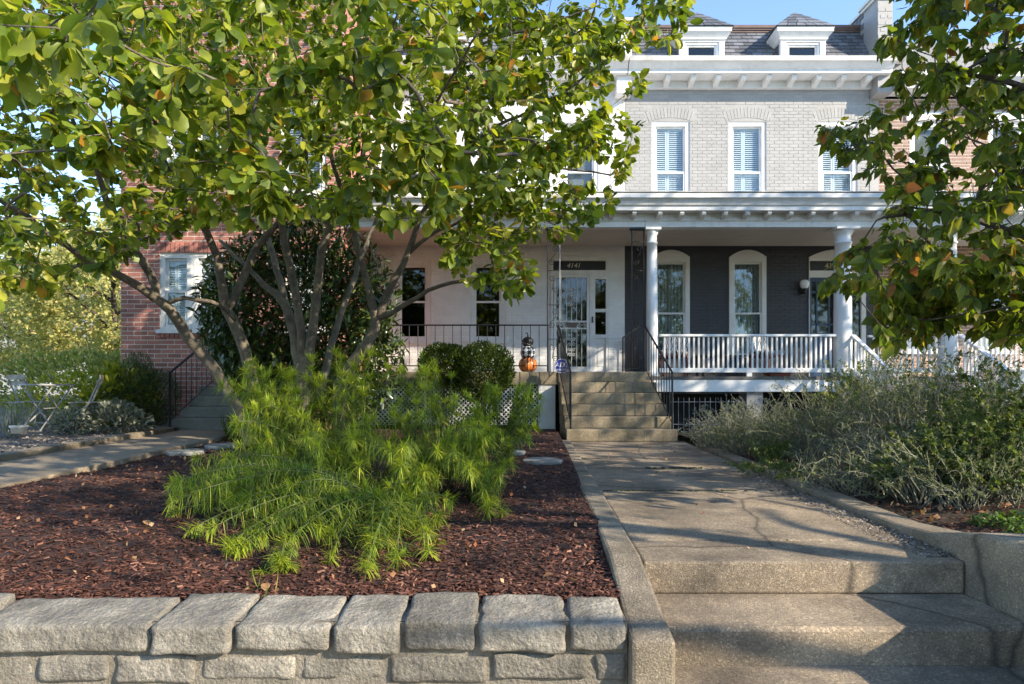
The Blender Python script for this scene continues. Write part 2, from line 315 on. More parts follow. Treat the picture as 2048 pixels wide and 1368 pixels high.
T_LAU = leaf_tpl((.3, .65), (.13, .13), .25, .2)
T_SMALL = (np.array([(0, 0, 0), (-.28, .5, .06), (.28, .5, .06), (0, 1, -.08)], float), np.array([(0, 2, 1), (1, 2, 3)]))
T_RIB = (np.array([(0, 0, 0), (-.5, .33, .0), (.5, .33, .0), (-.42, .68, -.10), (.42, .68, -.10), (0, 1, -.30)], float),
         np.array([(0, 2, 1), (1, 2, 3), (2, 4, 3), (3, 4, 5)]))
T_CHIP = (np.array([(-.5, -.4, 0), (.5, -.5, .02), (.42, .5, 0), (-.5, .42, .03), (-.1, -.3, .22), (.1, .3, .2)], float),
          np.array([(0, 1, 4), (1, 2, 5), (1, 5, 4), (2, 3, 5), (3, 0, 4), (3, 4, 5)]))
def rnd(n, a=-1, b=1): return RS.uniform(a, b, (n, 3))
# ================================================================ bricks
def brick_mesh(name, w, d, h, seed):
    r = random.Random(seed); c = .004
    mb = MB(); j = lambda k=.0015: r.uniform(-k, k)
    f = [(-w / 2 + c + j(), 0, c + j()), (w / 2 - c + j(), 0, c + j()), (w / 2 - c + j(), 0, h - c + j()), (-w / 2 + c + j(), 0, h - c + j())]
    b_ = [(-w / 2, d, 0), (w / 2, d, 0), (w / 2, d, h), (-w / 2, d, h)]
    mb.add(f + b_, [(0, 1, 2, 3), (0, 4, 5, 1), (1, 5, 6, 2), (2, 6, 7, 3), (3, 7, 4, 0)])
    return mb
def brick_wall(parent, x0, x1, z0, z1, yf, openings, bmat, mmat, bl=.205, bh=.064, jt=.010, proud=.007, nobj=300, prefer=None, avoid=None):
    """mortar sheet with openings at yf+proud and single bricks standing proud to yf"""
    xs = sorted({x0, x1, *[o[0] for o in openings], *[o[1] for o in openings]}); zs = sorted({z0, z1, *[o[2] for o in openings], *[o[3] for o in openings]})
    mb = MB(); ym = yf + proud
    for i in range(len(xs) - 1):
        for k in range(len(zs) - 1):
            cx = (xs[i] + xs[i + 1]) / 2; cz = (zs[k] + zs[k + 1]) / 2
            if any(o[0] < cx < o[1] and o[2] < cz < o[3] for o in openings) or not (x0 < cx < x1 and z0 < cz < z1): continue
            mb.quad((xs[i], ym, zs[k]), (xs[i + 1], ym, zs[k]), (xs[i + 1], ym, zs[k + 1]), (xs[i], ym, zs[k + 1]))
    for a, b_, c, d in openings:
        c0 = max(c, z0); d0 = min(d, z1); Y = ym + .2
        mb.quad((a, ym, c0), (a, Y, c0), (a, Y, d0), (a, ym, d0)); mb.quad((b_, ym, c0), (b_, ym, d0), (b_, Y, d0), (b_, Y, c0))
        mb.quad((a, ym, d0), (a, Y, d0), (b_, Y, d0), (b_, ym, d0)); mb.quad((a, ym, c0), (b_, ym, c0), (b_, Y, c0), (a, Y, c0))
    wall = obj('wall', mb, mmat, parent)
    full = []; part = MB(); row = 0; z = z0 + jt * .5
    while z + bh < z1:
        x = x0 + jt * .5 - (0 if row % 2 == 0 else (bl + jt) / 2)
        while x < x1 - .02:
            a, b_ = max(x, x0 + .004), min(x + bl, x1 - .004)
            segs = [(a, b_)]
            for o in openings:
                if z + bh > o[2] - .004 and z < o[3] + .004:
                    ns = []
                    for s_ in segs:
                        if o[1] + .006 <= s_[0] or o[0] - .006 >= s_[1]: ns.append(s_); continue
                        if s_[0] < o[0] - .006: ns.append((s_[0], o[0] - .006))
                        if s_[1] > o[1] + .006: ns.append((o[1] + .006, s_[1]))
                    segs = ns
            for s_ in segs:
                w = s_[1] - s_[0]
                if w < .02: continue
                if avoid and avoid((s_[0] + s_[1]) / 2, z + bh / 2): continue
                if w > bl - .002: full.append(((s_[0] + s_[1]) / 2, z))
                else:
                    t = brick_mesh('b', w, proud + .004, bh, int(x * 977 + row)); cx = (s_[0] + s_[1]) / 2
                    part.add([(v[0] + cx, v[1] + yf, v[2] + z) for v in t.v], t.f)
            x += bl + jt
        z += bh + jt; row += 1
    if prefer: full.sort(key=lambda p: prefer(*p))
    else: random.Random(3).shuffle(full)
    mes = []
    for s_ in range(5):
        me = brick_mesh('brick', bl, proud + .004, bh, s_ + 50).mesh('brick'); me.materials.append(M[bmat]); mes.append(me)
    r = random.Random(9)
    for k, (cx, z) in enumerate(full):
        dy = r.uniform(-.0012, .0012)
        if k < nobj:
            o = put(bpy.data.objects.new('brick', mes[k % 5]), wall); o.location = (cx, yf + dy, z)
        else:
            t = brick_mesh('b', bl, proud + .004, bh, k); part.add([(v[0] + cx, v[1] + yf + dy, v[2] + z) for v in t.v], t.f)
    obj('far_bricks', part, bmat, wall, kind='stuff')
    return wall
def arch(x0, x1, z, rise, n=10):
    """points of a segmental arch from (x0,z) to (x1,z)"""
    return [(x0 + (x1 - x0) * i / n, z + rise * (1 - (2 * i / n - 1) ** 2)) for i in range(n + 1)]
def arch_bricks(parent, x0, x1, z, rise, yf, h, mat, n=13):
    """soldier course fanning over an arched opening"""
    cx = (x0 + x1) / 2; half = (x1 - x0) / 2; R = (half ** 2 + rise ** 2) / (2 * rise); cz = z + rise - R
    a0 = math.asin(half / R) * 1.03
    for i in range(n):
        t0 = -a0 + 2 * a0 * i / n + .004 / R; t1 = -a0 + 2 * a0 * (i + 1) / n - .004 / R
        q = [(cx + r_ * math.sin(t), cz + r_ * math.cos(t)) for t, r_ in ((t0, R + .004), (t1, R + .004), (t1, R + h), (t0, R + h))]
        obj('brick', MB().exty(q, yf - .001, yf + .012), mat, parent)
# ================================================================ windows
def window(parent, x0, x1, z0, z1, yf, mat='white', head=0.0, glass='glass', shut=False, lace=False, casing=.075, mid=.52, fw=.045, arched=False, sill=True, back=None):
    """double hung sash window: casing, two sashes with panes, sill"""
    y = yf + .055
    mb = MB()
    mb.box(x0, x0 + casing, y - .03, y + .05, z0, z1); mb.box(x1 - casing, x1, y - .03, y + .05, z0, z1)
    mb.box(x0 + casing, x1 - casing, y - .03, y + .05, z1 - casing * 1.1, z1); mb.box(x0 + casing, x1 - casing, y - .03, y + .05, z0, z0 + .05)
    w = obj('window', mb, mat, parent)
    if arched:
        a = arch(x0, x1, z1, head); obj('arched_head', MB().exty([(x1, z1 - .001)] + [(x0, z1 - .001)] + a, y - .045, y + .04), mat, w)
    if sill: box('sill', x0 - .05, x1 + .05, yf - .06, y - .031, z0 - .07, z0, mat, w)
    a0, a1 = x0 + casing, x1 - casing; b0, b1 = z0 + .05, z1 - casing * 1.1; zm = b0 + (b1 - b0) * mid
    for nm, c0, c1, yy in (('lower_sash', b0, zm + .02, y - .012), ('upper_sash', zm - .02, b1, y + .026)):
        s_ = MB(); s_.box(a0, a0 + fw, yy, yy + .03, c0, c1); s_.box(a1 - fw, a1, yy, yy + .03, c0, c1)
        s_.box(a0 + fw, a1 - fw, yy, yy + .03, c0, c0 + fw); s_.box(a0 + fw, a1 - fw, yy, yy + .03, c1 - fw, c1)
        obj(nm, s_, mat, w); box('pane', a0 + fw, a1 - fw, yy + .012, yy + .016, c0 + fw, c1 - fw, glass, w)
    yb = y + .075
    if shut:                                    # plantation shutters
        for side in (0, 1):
            for c0, c1 in ((b0 + .01, zm - .015), (zm + .015, b1 - .01)):
                xm = a0 + (a1 - a0) * .42
                u0, u1 = ((a0, xm - .006) if side == 0 else (xm + .006, a1))
                s_ = MB(); st = .035
                s_.box(u0, u0 + st, yb, yb + .03, c0, c1); s_.box(u1 - st, u1, yb, yb + .03, c0, c1)
                s_.box(u0 + st, u1 - st, yb, yb + .03, c0, c0 + .05); s_.box(u0 + st, u1 - st, yb, yb + .03, c1 - .05, c1)
                sh = obj('shutter', s_, 'white', w); n = max(3, int((c1 - c0 - .1) / .044)); l = MB()
                for i in range(n):
                    zc = c0 + .05 + (i + .5) * (c1 - c0 - .1) / n
                    l.add([(u0 + st, yb - .008, zc - .022), (u1 - st, yb - .008, zc - .022), (u1 - st, yb + .034, zc + .02), (u0 + st, yb + .034, zc + .02),
                           (u0 + st, yb - .006, zc - .028), (u1 - st, yb - .006, zc - .028), (u1 - st, yb + .036, zc + .014), (u0 + st, yb + .036, zc + .014)],
                          [(0, 1, 2, 3), (7, 6, 5, 4), (0, 4, 5, 1), (2, 6, 7, 3)])
                l_ = l.mesh('slats'); l_.materials.append(M['white']); o = put(bpy.data.objects.new('slats', l_), w); o['kind'] = 'stuff'
    if lace:
        n = 40; V = []; 
        for i in range(n + 1):
            x = a0 + .02 + (a1 - a0 - .04) * i / n; yy = yb + .03 * math.sin(i * 1.3) + .01 * math.sin(i * .5)
            V += [(x, yy, b0), (x, yy, b1)]
        obj('curtain', MB().add(V, [(2 * i, 2 * i + 2, 2 * i + 3, 2 * i + 1) for i in range(n)]), 'lace', w, True)
    if back: box('room_stand_in', a0, a1, yb + .02, yb + .03, b0, b1, back, w)  # flat sheet close behind the panes, in place of the room
    return w
def shell(parent, x0, x1, y0, y1, z0, z1, mat):
    """closed sides, back, floor and top behind a facade"""
    mb = MB()
    mb.quad((x0, y0, z0), (x0, y0, z1), (x0, y1, z1), (x0, y1, z0)); mb.quad((x1, y0, z0), (x1, y1, z0), (x1, y1, z1), (x1, y0, z1))
    mb.quad((x0, y1, z0), (x0, y1, z1), (x1, y1, z1), (x1, y1, z0)); mb.quad((x0, y0, z1), (x1, y0, z1), (x1, y1, z1), (x0, y1, z1))
    mb.quad((x0, y0, z0), (x0, y1, z0), (x1, y1, z0), (x1, y0, z0))
    return obj('side_and_rear_walls', mb, mat, parent)
def text_mesh(name, body, size, loc, mat, parent, ext=.004, shear=0.0):
    cu = bpy.data.curves.new(name, 'FONT'); cu.body = body; cu.size = size; cu.extrude = ext; cu.align_x = 'CENTER'; cu.align_y = 'CENTER'; cu.shear = shear
    t = bpy.data.objects.new(name + '_tmp', cu); C.objects.link(t)
    me = bpy.data.meshes.new_from_object(t.evaluated_get(bpy.context.evaluated_depsgraph_get())); C.objects.unlink(t); bpy.data.objects.remove(t)
    me.transform(Matrix.Translation(Vector(loc)) @ Matrix.Rotation(math.radians(90), 4, 'X')); me.materials.clear(); me.materials.append(M[mat])
    o = put(bpy.data.objects.new(name, me), parent); return o
# ================================================================ THE SETTING: ground, street, beds, walks
def struct(o): o['kind'] = 'structure'; return o
def lerp(x, pts):
    xs = [p[0] for p in pts]; ys = [p[1] for p in pts]; return np.interp(x, xs, ys)
def vnoise(x, y):                                # smooth bumps
    return (np.sin(x * 2.1 + 1.3) * np.cos(y * 1.7 + .4) + .6 * np.sin(x * 4.3 - y * 3.1) + .4 * np.cos(x * 7.7 + y * 6.3)) / 2
def curb_l(y): return lerp(y, [(2.7, .50), (3.42, .515), (4.5, .56), (6, .60), (8, .68), (10.6, .76)])
def curb_r(y): return lerp(y, [(2.9, 2.66), (3.7, 2.62), (4.1, 2.62), (5, 2.68), (7, 2.80), (9.9, 2.98)])
def bed_z(x, y):
    return lerp(y, [(2.7, -.16), (2.99, -.14), (3.07, -.075), (4.2, .02), (6, .05), (9, .09), (12, .13)]) + .022 * vnoise(x, y)
def rbed_z(x, y):
    return lerp(y, [(2.0, .16), (3.3, .12), (4.1, .02), (7, .02), (11, .06)]) + .02 * vnoise(x, y) * np.clip((x - curb_r(y)) * 2, 0, 1) + np.clip(x - curb_r(y), 0, 2) * .09
def yard_z(x, y): return lerp(y, [(2.7, -.08), (6, .12), (9, .22), (14, .26), (30, .3)]) + .01 * vnoise(x, y)
def grid(name, x0, x1, y0, y1, fz, mat, nx=60, ny=60):
    U, Y = np.meshgrid(np.linspace(0, 1, nx + 1), np.linspace(y0, y1, ny + 1))
    a = x0(Y) if callable(x0) else x0; b_ = x1(Y) if callable(x1) else x1; X = a + (b_ - a) * U; Z = fz(X, Y)
    V = np.stack([X, Y, Z], -1).reshape(-1, 3); i = np.arange(ny)[:, None] * (nx + 1) + np.arange(nx)[None]
    Fc = np.stack([i, i + 1, i + nx + 2, i + nx + 1], -1).reshape(-1, 4)
    me = fastmesh(name, V, Fc); me.polygons.foreach_set('use_smooth', [True] * len(me.polygons))
    return struct(obj(name, me, mat))
struct(obj('ground', MB().quad((-400, 3.0, -.25), (400, 3.0, -.25), (400, 700, -.25), (-400, 700, -.25)), 'ground'))
struct(obj('sidewalk', MB().quad((-60, -1.6, -.66), (60, -1.6, -.66), (60, 3.2, -.66), (-60, 3.2, -.66)), 'path'))
struct(obj('street', MB().quad((-300, -300, -.8), (300, -300, -.8), (300, -1.6, -.8), (-300, -1.6, -.8)), 'asphalt'))
mulch_bed = grid('mulch_bed', -4.32, lambda y: curb_l(y) + .03, 2.86, 11.9, bed_z, 'soil', 90, 120)
right_bed = grid('garden_bed', lambda y: curb_r(y) - .02, 12, 1.2, 11.9, rbed_z, 'bedsoil', 90, 90)
gravel_yard = grid('gravel_yard', -14, -5.55, 3.0, 14.0, yard_z, 'gravel', 60, 70)
struct(obj('far_lawn', MB().quad((-90, 14.0, .2), (-7.3, 14.0, .2), (-7.3, 120, .3), (-90, 120, .3)), 'ground'))

# --- front walk of concrete slabs
wl_ = [(2.5, .67), (3.37, .69), (10.7, .965)]; wr_ = [(2.5, 2.33), (3.37, 2.37), (10.7, 2.86)]
walk = obj('front_walk', MB().add([(.7, 3.5, -.06), (2.3, 3.5, -.06), (2.8, 10.6, -.06), (1.0, 10.6, -.06)], [(0, 1, 2, 3)]), 'bedsoil'); struct(walk)
cuts = [3.37, 3.84, 5.62, 7.22, 9.3, 10.66]
for i in range(len(cuts) - 1):
    a, b_ = cuts[i] + (.006 if i else 0), cuts[i + 1] - .006
    dz = (.0, .004, -.006, .004, 0)[i]; mb = MB(); n = 8
    l0, l1, r0, r1 = lerp(a, wl_), lerp(b_, wl_), lerp(a, wr_), lerp(b_, wr_)
    mb.add([(l0, a, dz), (r0, a, dz), (r1, b_, dz), (l1, b_, dz), (l0, a, -.168), (r0, a, -.168), (r1, b_, -.168), (l1, b_, -.168)],
           [(0, 1, 2, 3), (4, 7, 6, 5), (0, 4, 5, 1), (1, 5, 6, 2), (2, 6, 7, 3), (3, 7, 4, 0)])
    obj('slab', mb, 'conc', walk, False, .012)
mb = MB()                                        # moss in the cracks
rj = random.Random(5)
for yj, x0, x1, dens in ((5.62, .8, 1.9, 90), (7.22, 1.5, 2.2, 40), (5.62, 1.9, 2.5, 14)):
    for k in range(dens):
        x = rj.uniform(x0, x1); r_ = rj.uniform(.008, .024); y = yj + rj.gauss(0, .009)
        mb.lathe([(r_, -.01), (r_ * .8, .005), (r_ * .2, .011)], x, y, 6)
obj('joint_moss', mb, 'moss', walk, True, kind='stuff')
# --- steps down to the sidewalk
gs = thing('garden_steps', 'broad speckled concrete steps between the curb and the cheek wall, leading down from the walk', 'steps', (1.5, 2.5, -.66))
for i, (y0, z) in enumerate(((2.9, -.17), (2.43, -.34), (1.96, -.51))):
    x0, x1 = .694, 2.368
    mb = MB(); n = 24                            # slightly worn nosing
    prof = []
    for k in range(n + 1):
        x = x0 + (x1 - x0) * k / n; prof.append((x, y0 + .002 * math.sin(k * 1.7 + i) + .0015 * math.sin(k * 3.9), z + .002 * math.sin(k * 2.3 + i)))
    V = []
    for x, y, zz in prof: V += [(x, y, z - .169), (x, y + .004, zz - .02), (x, y + .02, zz), (x, y0 + .48, z)]
    mb.add(V, [(4 * k + j, 4 * (k + 1) + j, 4 * (k + 1) + j + 1, 4 * k + j + 1) for k in range(n) for j in range(3)])
    mb.add([V[0], V[1], V[2], V[3], (x0, y0 + .48, z - .169)], [(0, 1, 2, 3, 4)]); mb.add([V[-4], V[-3], V[-2], V[-1], (x1, y0 + .48, z - .169)], [(4, 3, 2, 1, 0)])
    obj('step', mb, 'conc', gs)
def ribbon_block(name, pts, mat, label, cat, bevel=.02):
    """kerb-like block: list of (y, x_left, x_right, z_top, z_bottom) along depth"""
    V = []; 
    for y, a, b_, zt, zb in pts: V += [(a, y, zb), (a, y, zt), (b_, y, zt), (b_, y, zb)]
    n = len(pts); Fc = [(4 * i + j, 4 * i + (j + 1) % 4, 4 * (i + 1) + (j + 1) % 4, 4 * (i + 1) + j) for i in range(n - 1) for j in range(4)]
    Fc += [(0, 3, 2, 1), (4 * n - 4, 4 * n - 3, 4 * n - 2, 4 * n - 1)]
    return tag(obj(name, MB().add(V, Fc), mat, None, False, bevel), label, cat)
ribbon_block('concrete_curb', [(2.70, .50, .690, -.15, -.66), (2.95, .505, .688, -.10, -.66), (3.2, .51, .686, -.03, -.66), (3.42, .515, .684, .025, -.3), (4.5, .56, .722, .035, -.3), (6.0, .60, .785, .035, -.3), (8, .68, .862, .035, -.3), (10.62, .76, .958, .03, -.3)],
             'curb', 'worn concrete curb between the dark mulch bed and the front walk', 'curb')
ribbon_block('cheek_wall', [(1.0, 2.372, 2.66, .20, -.66), (2.9, 2.372, 2.66, .20, -.66), (3.3, 2.376, 2.65, .165, -.66), (3.7, 2.395, 2.62, .08, -.66), (4.1, 2.42, 2.62, .05, -.3), (5, 2.49, 2.68, .05, -.3), (7, 2.62, 2.80, .05, -.3), (9.9, 2.82, 2.98, .04, -.3)],
             'curb', 'low concrete curb sweeping up into a cheek wall beside the steps, under the silvery plants', 'wall', .025)
# --- neighbour's side path
sp = obj('side_path', MB().add([(-5.5, 3.0, -.02), (-4.34, 3.0, -.02), (-4.34, 10.9, .1), (-5.5, 10.9, .1)], [(0, 1, 2, 3)]), 'bedsoil'); struct(sp)
for a, b_ in ((3.0, 5.3), (5.3, 7.6), (7.6, 10.7)):
    za = lerp(a, [(3, .0), (5.5, .08), (10.7, .19)]); zb = lerp(b_, [(3, .0), (5.5, .08), (10.7, .19)])
    obj('slab', MB().add([(-5.5, a + .006, za), (-4.33, a + .006, za), (-4.30, b_ - .006, zb), (-5.5, b_ - .006, zb), (-5.5, a + .006, -.2), (-4.33, a + .006, -.2), (-4.30, b_ - .006, -.2), (-5.5, b_ - .006, -.2)],
        [(0, 1, 2, 3), (0, 4, 5, 1), (1, 5, 6, 2), (2, 6, 7, 3), (3, 7, 4, 0)]), 'path', sp, False, .012)
ribbon_block('path_curb', [(3.0, -5.68, -5.503, .06, -.3), (5.5, -5.68, -5.503, .15, -.3), (8, -5.68, -5.503, .20, -.3), (10.5, -5.68, -5.503, .25, -.3)], 'curb', 'low concrete curb between the gravel yard and the side path', 'curb')
# --- flagstones in the mulch
for i, (px, py, D, w_, d_, lab) in enumerate(((1085, 932, 7.2, .42, .5, 'grey flagstone set in the mulch beside the front walk'), (1030, 915, 7.9, .3, .4, 'small grey flagstone half hidden under feathery foliage'),
                                          (450, 893, 8.7, .5, .55, 'grey flagstone lying beside the side path'), (375, 905, 8.0, .45, .5, 'tan flagstone at the edge of the side path'))):
    p = P(px, py, D); r = random.Random(i); n = 9; z = float(bed_z(p[0], p[1])) + .035
    out = [(p[0] + w_ / 2 * math.cos(2 * math.pi * k / n) * r.uniform(.85, 1.15), p[1] + d_ / 2 * math.sin(2 * math.pi * k / n) * r.uniform(.85, 1.15)) for k in range(n)]
    mb = MB().add([(x, y, z) for x, y in out] + [(x * 1.0, y, z - .1) for x, y in out], [tuple(range(n))] + [(k, n + k, n + (k + 1) % n, (k + 1) % n) for k in range(n)])
    tag(obj('flagstone', mb, 'flag', None, False, .012), lab, 'flagstone', 'flagstones in the mulch')
# --- retaining wall of rough stones
rw = thing('retaining_wall', 'rough grey stone retaining wall with mortared joints along the front of the mulch bed', 'wall', (-3, 2.9, -.66))
def stone(name, x0, x1, y0, y1, z0, z1, seed, rough=.012, rr=.03):
    r = np.random.RandomState(seed); nx = max(4, int((x1 - x0) / .02)); ny = max(3, int((y1 - y0) / .025)); nz = max(3, int((z1 - z0) / .018))
    bm = bmesh.new(); bmesh.ops.create_cube(bm, size=1.0)
    bmesh.ops.subdivide_edges(bm, edges=[e for e in bm.edges if abs(e.verts[0].co.x - e.verts[1].co.x) > .5], cuts=nx, use_grid_fill=True)
    bmesh.ops.subdivide_edges(bm, edges=[e for e in bm.edges if abs(e.verts[0].co.y - e.verts[1].co.y) > .5], cuts=ny, use_grid_fill=True)
    bmesh.ops.subdivide_edges(bm, edges=[e for e in bm.edges if abs(e.verts[0].co.z - e.verts[1].co.z) > .5], cuts=nz, use_grid_fill=True)
    S = np.array((x1 - x0, y1 - y0, z1 - z0)); c = np.array(((x0 + x1) / 2, (y0 + y1) / 2, (z0 + z1) / 2))
    ph = r.uniform(0, 6.28, (10, 3)); fr = r.uniform(9, 62, (10, 3)); sk = r.uniform(-.03, .03, 4)
    for v in bm.verts:
        p = np.array(v.co) * S; h = S / 2
        q = np.clip(p, -(h - rr), h - rr); d = p - q; L = np.linalg.norm(d)
        if L > rr * .98: p = q + d / L * rr
        p[0] += sk[0] * p[2] + sk[1] * p[1]; p[2] += sk[2] * p[0] * .4
        n_ = np.array([sum(math.sin(fr[i][0] * p[0] + ph[i][0] + a) * math.cos(fr[i][1] * p[1] + ph[i][1]) * math.sin(fr[i][2] * p[2] + ph[i][2] + 2 * a) * (12 / (6 + fr[i][0])) for i in range(10)) for a in (0, 1.9, 4.1)])
        if name == 'coping_stone': p[2] += (p[1] / S[1]) * .04 * (p[2] / S[2] + .5)     # weathered fall to the front
        v.co = Vector(c + p + n_ * rough * .55)
    me = bpy.data.meshes.new(name); bm.to_mesh(me); bm.free()
    obj(name, me, 'stone', rw, True)
cop = [-640, -330, -60, 303, 468, 664, 803, 955, 1137, 1258]
for i in range(len(cop) - 1):
    a = (cop[i] - 1024) * 2.75 / F + .010; b_ = (cop[i + 1] - 1024) * 2.75 / F - .010; r = random.Random(i + 40)
    stone('coping_stone', a, b_, 2.745 + r.uniform(-.02, .015), 3.03 + r.uniform(-.02, .05), -.215 + r.uniform(-.01, .008), -.078 + r.uniform(-.012, .014), i + 3, .0075 if i != 7 else .014, .014)
rows = [(-.232, -.362, [-700, -420, -150, 70, 222, 395, 597, 772, 980, 1183, 1258]), (-.375, -.51, [-700, -300, -40, 200, 380, 560, 800, 1000, 1160, 1258]), (-.523, -.66, [-700, -500, -200, 100, 330, 640, 840, 1080, 1258])]
for j, (zt, zb, xs) in enumerate(rows):
    for i in range(len(xs) - 1):
        a = (xs[i] - 1024) * 2.77 / F + .014; b_ = (xs[i + 1] - 1024) * 2.77 / F - .014; r = random.Random(i + j * 20)
        stone('stone', a, b_, 2.772 + r.uniform(-.012, .012), 2.95, zb + r.uniform(0, .02), zt - r.uniform(0, .02), 70 + i + 20 * j, .007, .013)
mbm = MB(); nx, nz = 110, 14; X0, X1 = -3.8, .498
V = []; rq = random.Random(2)
for k in range(nz + 1):
    for i in range(nx + 1):
        V.append((X0 + (X1 - X0) * i / nx, 2.783 + rq.uniform(-.005, .005), -.66 + (.56) * k / nz))
mbm.add(V, [(k * (nx + 1) + i, k * (nx + 1) + i + 1, (k + 1) * (nx + 1) + i + 1, (k + 1) * (nx + 1) + i) for k in range(nz) for i in range(nx)])
mbm.quad((X0, 2.79, -.1), (X1, 2.79, -.1), (X1, 3.05, -.1), (X0, 3.05, -.1))
obj('mortar', mbm, 'stonemortar', rw, True)
# ================================================================ HOUSES
YF = 14.3; YP = 12.15                            # facade and porch front
XA, XB, XCc = -3.15, 2.51, 8.15                  # party lines
# ---------- white house
hw = thing('row_house', 'white painted brick row house with an iron grille door', 'house', (-.3, YF, 0))
ops = [(-2.60, -1.80, 1.93, 3.72), (-.94, -.14, 1.93, 3.72), (.86, 2.14, 1.19, 3.78),
       (-2.55, -1.75, 4.6, 6.75), (-.85, -.05, 4.6, 6.75), (1.1, 1.92, 4.6, 6.75)]
white_wall = brick_wall(hw, XA, XB - .004, 0, 7.6, YF, ops, 'whitebrick', 'whitebrick', prefer=lambda x, z: abs(x - .6) + abs(z - 2.5) * .8 + (20 if z > 3.95 else 0) + (20 if z < 1.2 else 0), jt=.011, proud=.006)
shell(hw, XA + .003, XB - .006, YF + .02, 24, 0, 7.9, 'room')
for x0, x1, *_ in ops[:2]: window(hw, x0, x1, 1.93, 3.72, YF, 'white', glass='glassdark', casing=.1, mid=.5, back=None)
for x0, x1, *_ in ops[3:]: window(hw, x0, x1, 4.6, 6.75, YF, 'white', glass='glassup', casing=.09, back='room')
for x0, x1, *_ in ops[3:]: box('lintel', x0 - .08, x1 + .08, YF - .05, YF + .02, 6.76, 6.95, 'white', hw, .01)
# door set
df = MB(); y = YF - .01                          # casing and transom frame
for a, b_, c, d in ((.86, .915, 1.19, 3.78), (2.085, 2.14, 1.19, 3.78), (.915, 2.085, 3.70, 3.78), (.915, 2.085, 3.39, 3.49), (1.725, 1.845, 1.19, 3.39), (1.845, 2.085, 3.29, 3.39), (1.845, 2.085, 2.56, 2.63), (1.845, 2.085, 1.98, 2.06)):
    df.box(a, b_, y - .02, y + .09, c, d)
frame = obj('door_frame', df, 'white', hw)
box('sidelight_panel', 1.846, 2.084, y + .02, y + .05, 1.19, 1.979, 'white', frame); box('panel_moulding', 1.895, 2.035, y + .01, y + .021, 1.35, 1.85, 'white', frame, .008)
for c, d in ((2.061, 2.559), (2.631, 3.289)): box('sidelight_pane', 1.846, 2.084, y + .04, y + .045, c, d, 'glassdark', frame)
tr = box('transom', .916, 2.084, y + .045, y + .055, 3.491, 3.699, 'black', hw); text_mesh('house_number', '4141', .155, (1.37, y + .04, 3.60), 'silverdigit', tr, .004, .25)
sd = MB(); X0, X1, Z0, Z1 = .925, 1.718, 1.24, 3.385; yd = y - .005
for a, b_, c, d in ((X0, X0 + .06, Z0, Z1), (X1 - .06, X1, Z0, Z1), (X0 + .06, X1 - .06, Z1 - .06, Z1), (X0 + .06, X1 - .06, Z0, Z0 + .11), (X0 + .06, X1 - .06, 2.18, 2.215), (X0 + .06, X1 - .06, 2.33, 2.37)):
    sd.box(a, b_, yd - .015, yd + .02, c, d)
storm = obj('storm_door', sd, 'white', hw, False, .004)
for k in range(1, 6):
    x = X0 + .06 + (X1 - X0 - .12) * k / 6
    obj('bar', MB().tube([(x, yd - .006, Z0 + .1), (x, yd - .006, 2.19)], .009, 6), 'white', storm); obj('bar', MB().tube([(x, yd - .006, 2.36), (x, yd - .006, Z1 - .05)], .009, 6), 'white', storm)
def spiral(cx, y_, cz, r, turns, a0, sgn=1, n=22): return [(cx + r * (1 - .85 * t / n) * math.cos(a0 + sgn * turns * 6.283 * t / n), y_, cz + r * (1 - .85 * t / n) * math.sin(a0 + sgn * turns * 6.283 * t / n)) for t in range(n + 1)]
sc = MB()
for cx in (1.05, 1.13, 1.51, 1.60): sc.tube(spiral(cx, yd - .008, 2.272, .048, 1.5, 1.57 if cx in (1.05, 1.51) else -1.57), .007, 5)
for cz in (2.88, 1.78):                          # cartouche of paired scrolls
    for sx in (-1, 1):
        for dz in (-.17, -.06, .06, .17): sc.tube(spiral(1.32 + sx * .045, yd - .016, cz + dz, .042, 1.3, math.pi / 2 * (1 - sx) + .4, sx), .006, 5)
    sc.tube([(1.32, yd - .016, cz - .25), (1.32, yd - .016, cz + .25)], .007, 5)
obj('scrollwork', sc, 'white', storm, True)
obj('mail_slot', MB().box(1.22, 1.44, yd - .012, yd + .0, 2.225, 2.32), paint('slot_brown', (.16, .1, .075), .5), storm)
ms = MB()                                        # cast ornament behind the lower glass
for i in range(4):
    for k in range(5): ms.tube(spiral(1.03 + i * .19, yd + .03, 1.42 + k * .15, .07, 1.2, i + k, 1 if (i + k) % 2 else -1, 14), .007, 4)
obj('lower_grille', ms, 'steelgrey', storm, True)
box('storm_glass', X0 + .06, X1 - .06, yd + .022, yd + .026, Z0 + .1, Z1 - .06, 'glassdark', storm)
box('inner_door', .92, 1.724, y + .06, y + .1, 1.19, 3.388, paint('grey_inner_door', (.05, .055, .065), .4), hw)
box('doorbell', 1.765, 1.80, y - .045, y - .021, 2.32, 2.46, 'black', hw, .006)
box('threshold', .9, 2.1, YF - .12, YF - .032, 1.192, 1.24, 'white', hw)
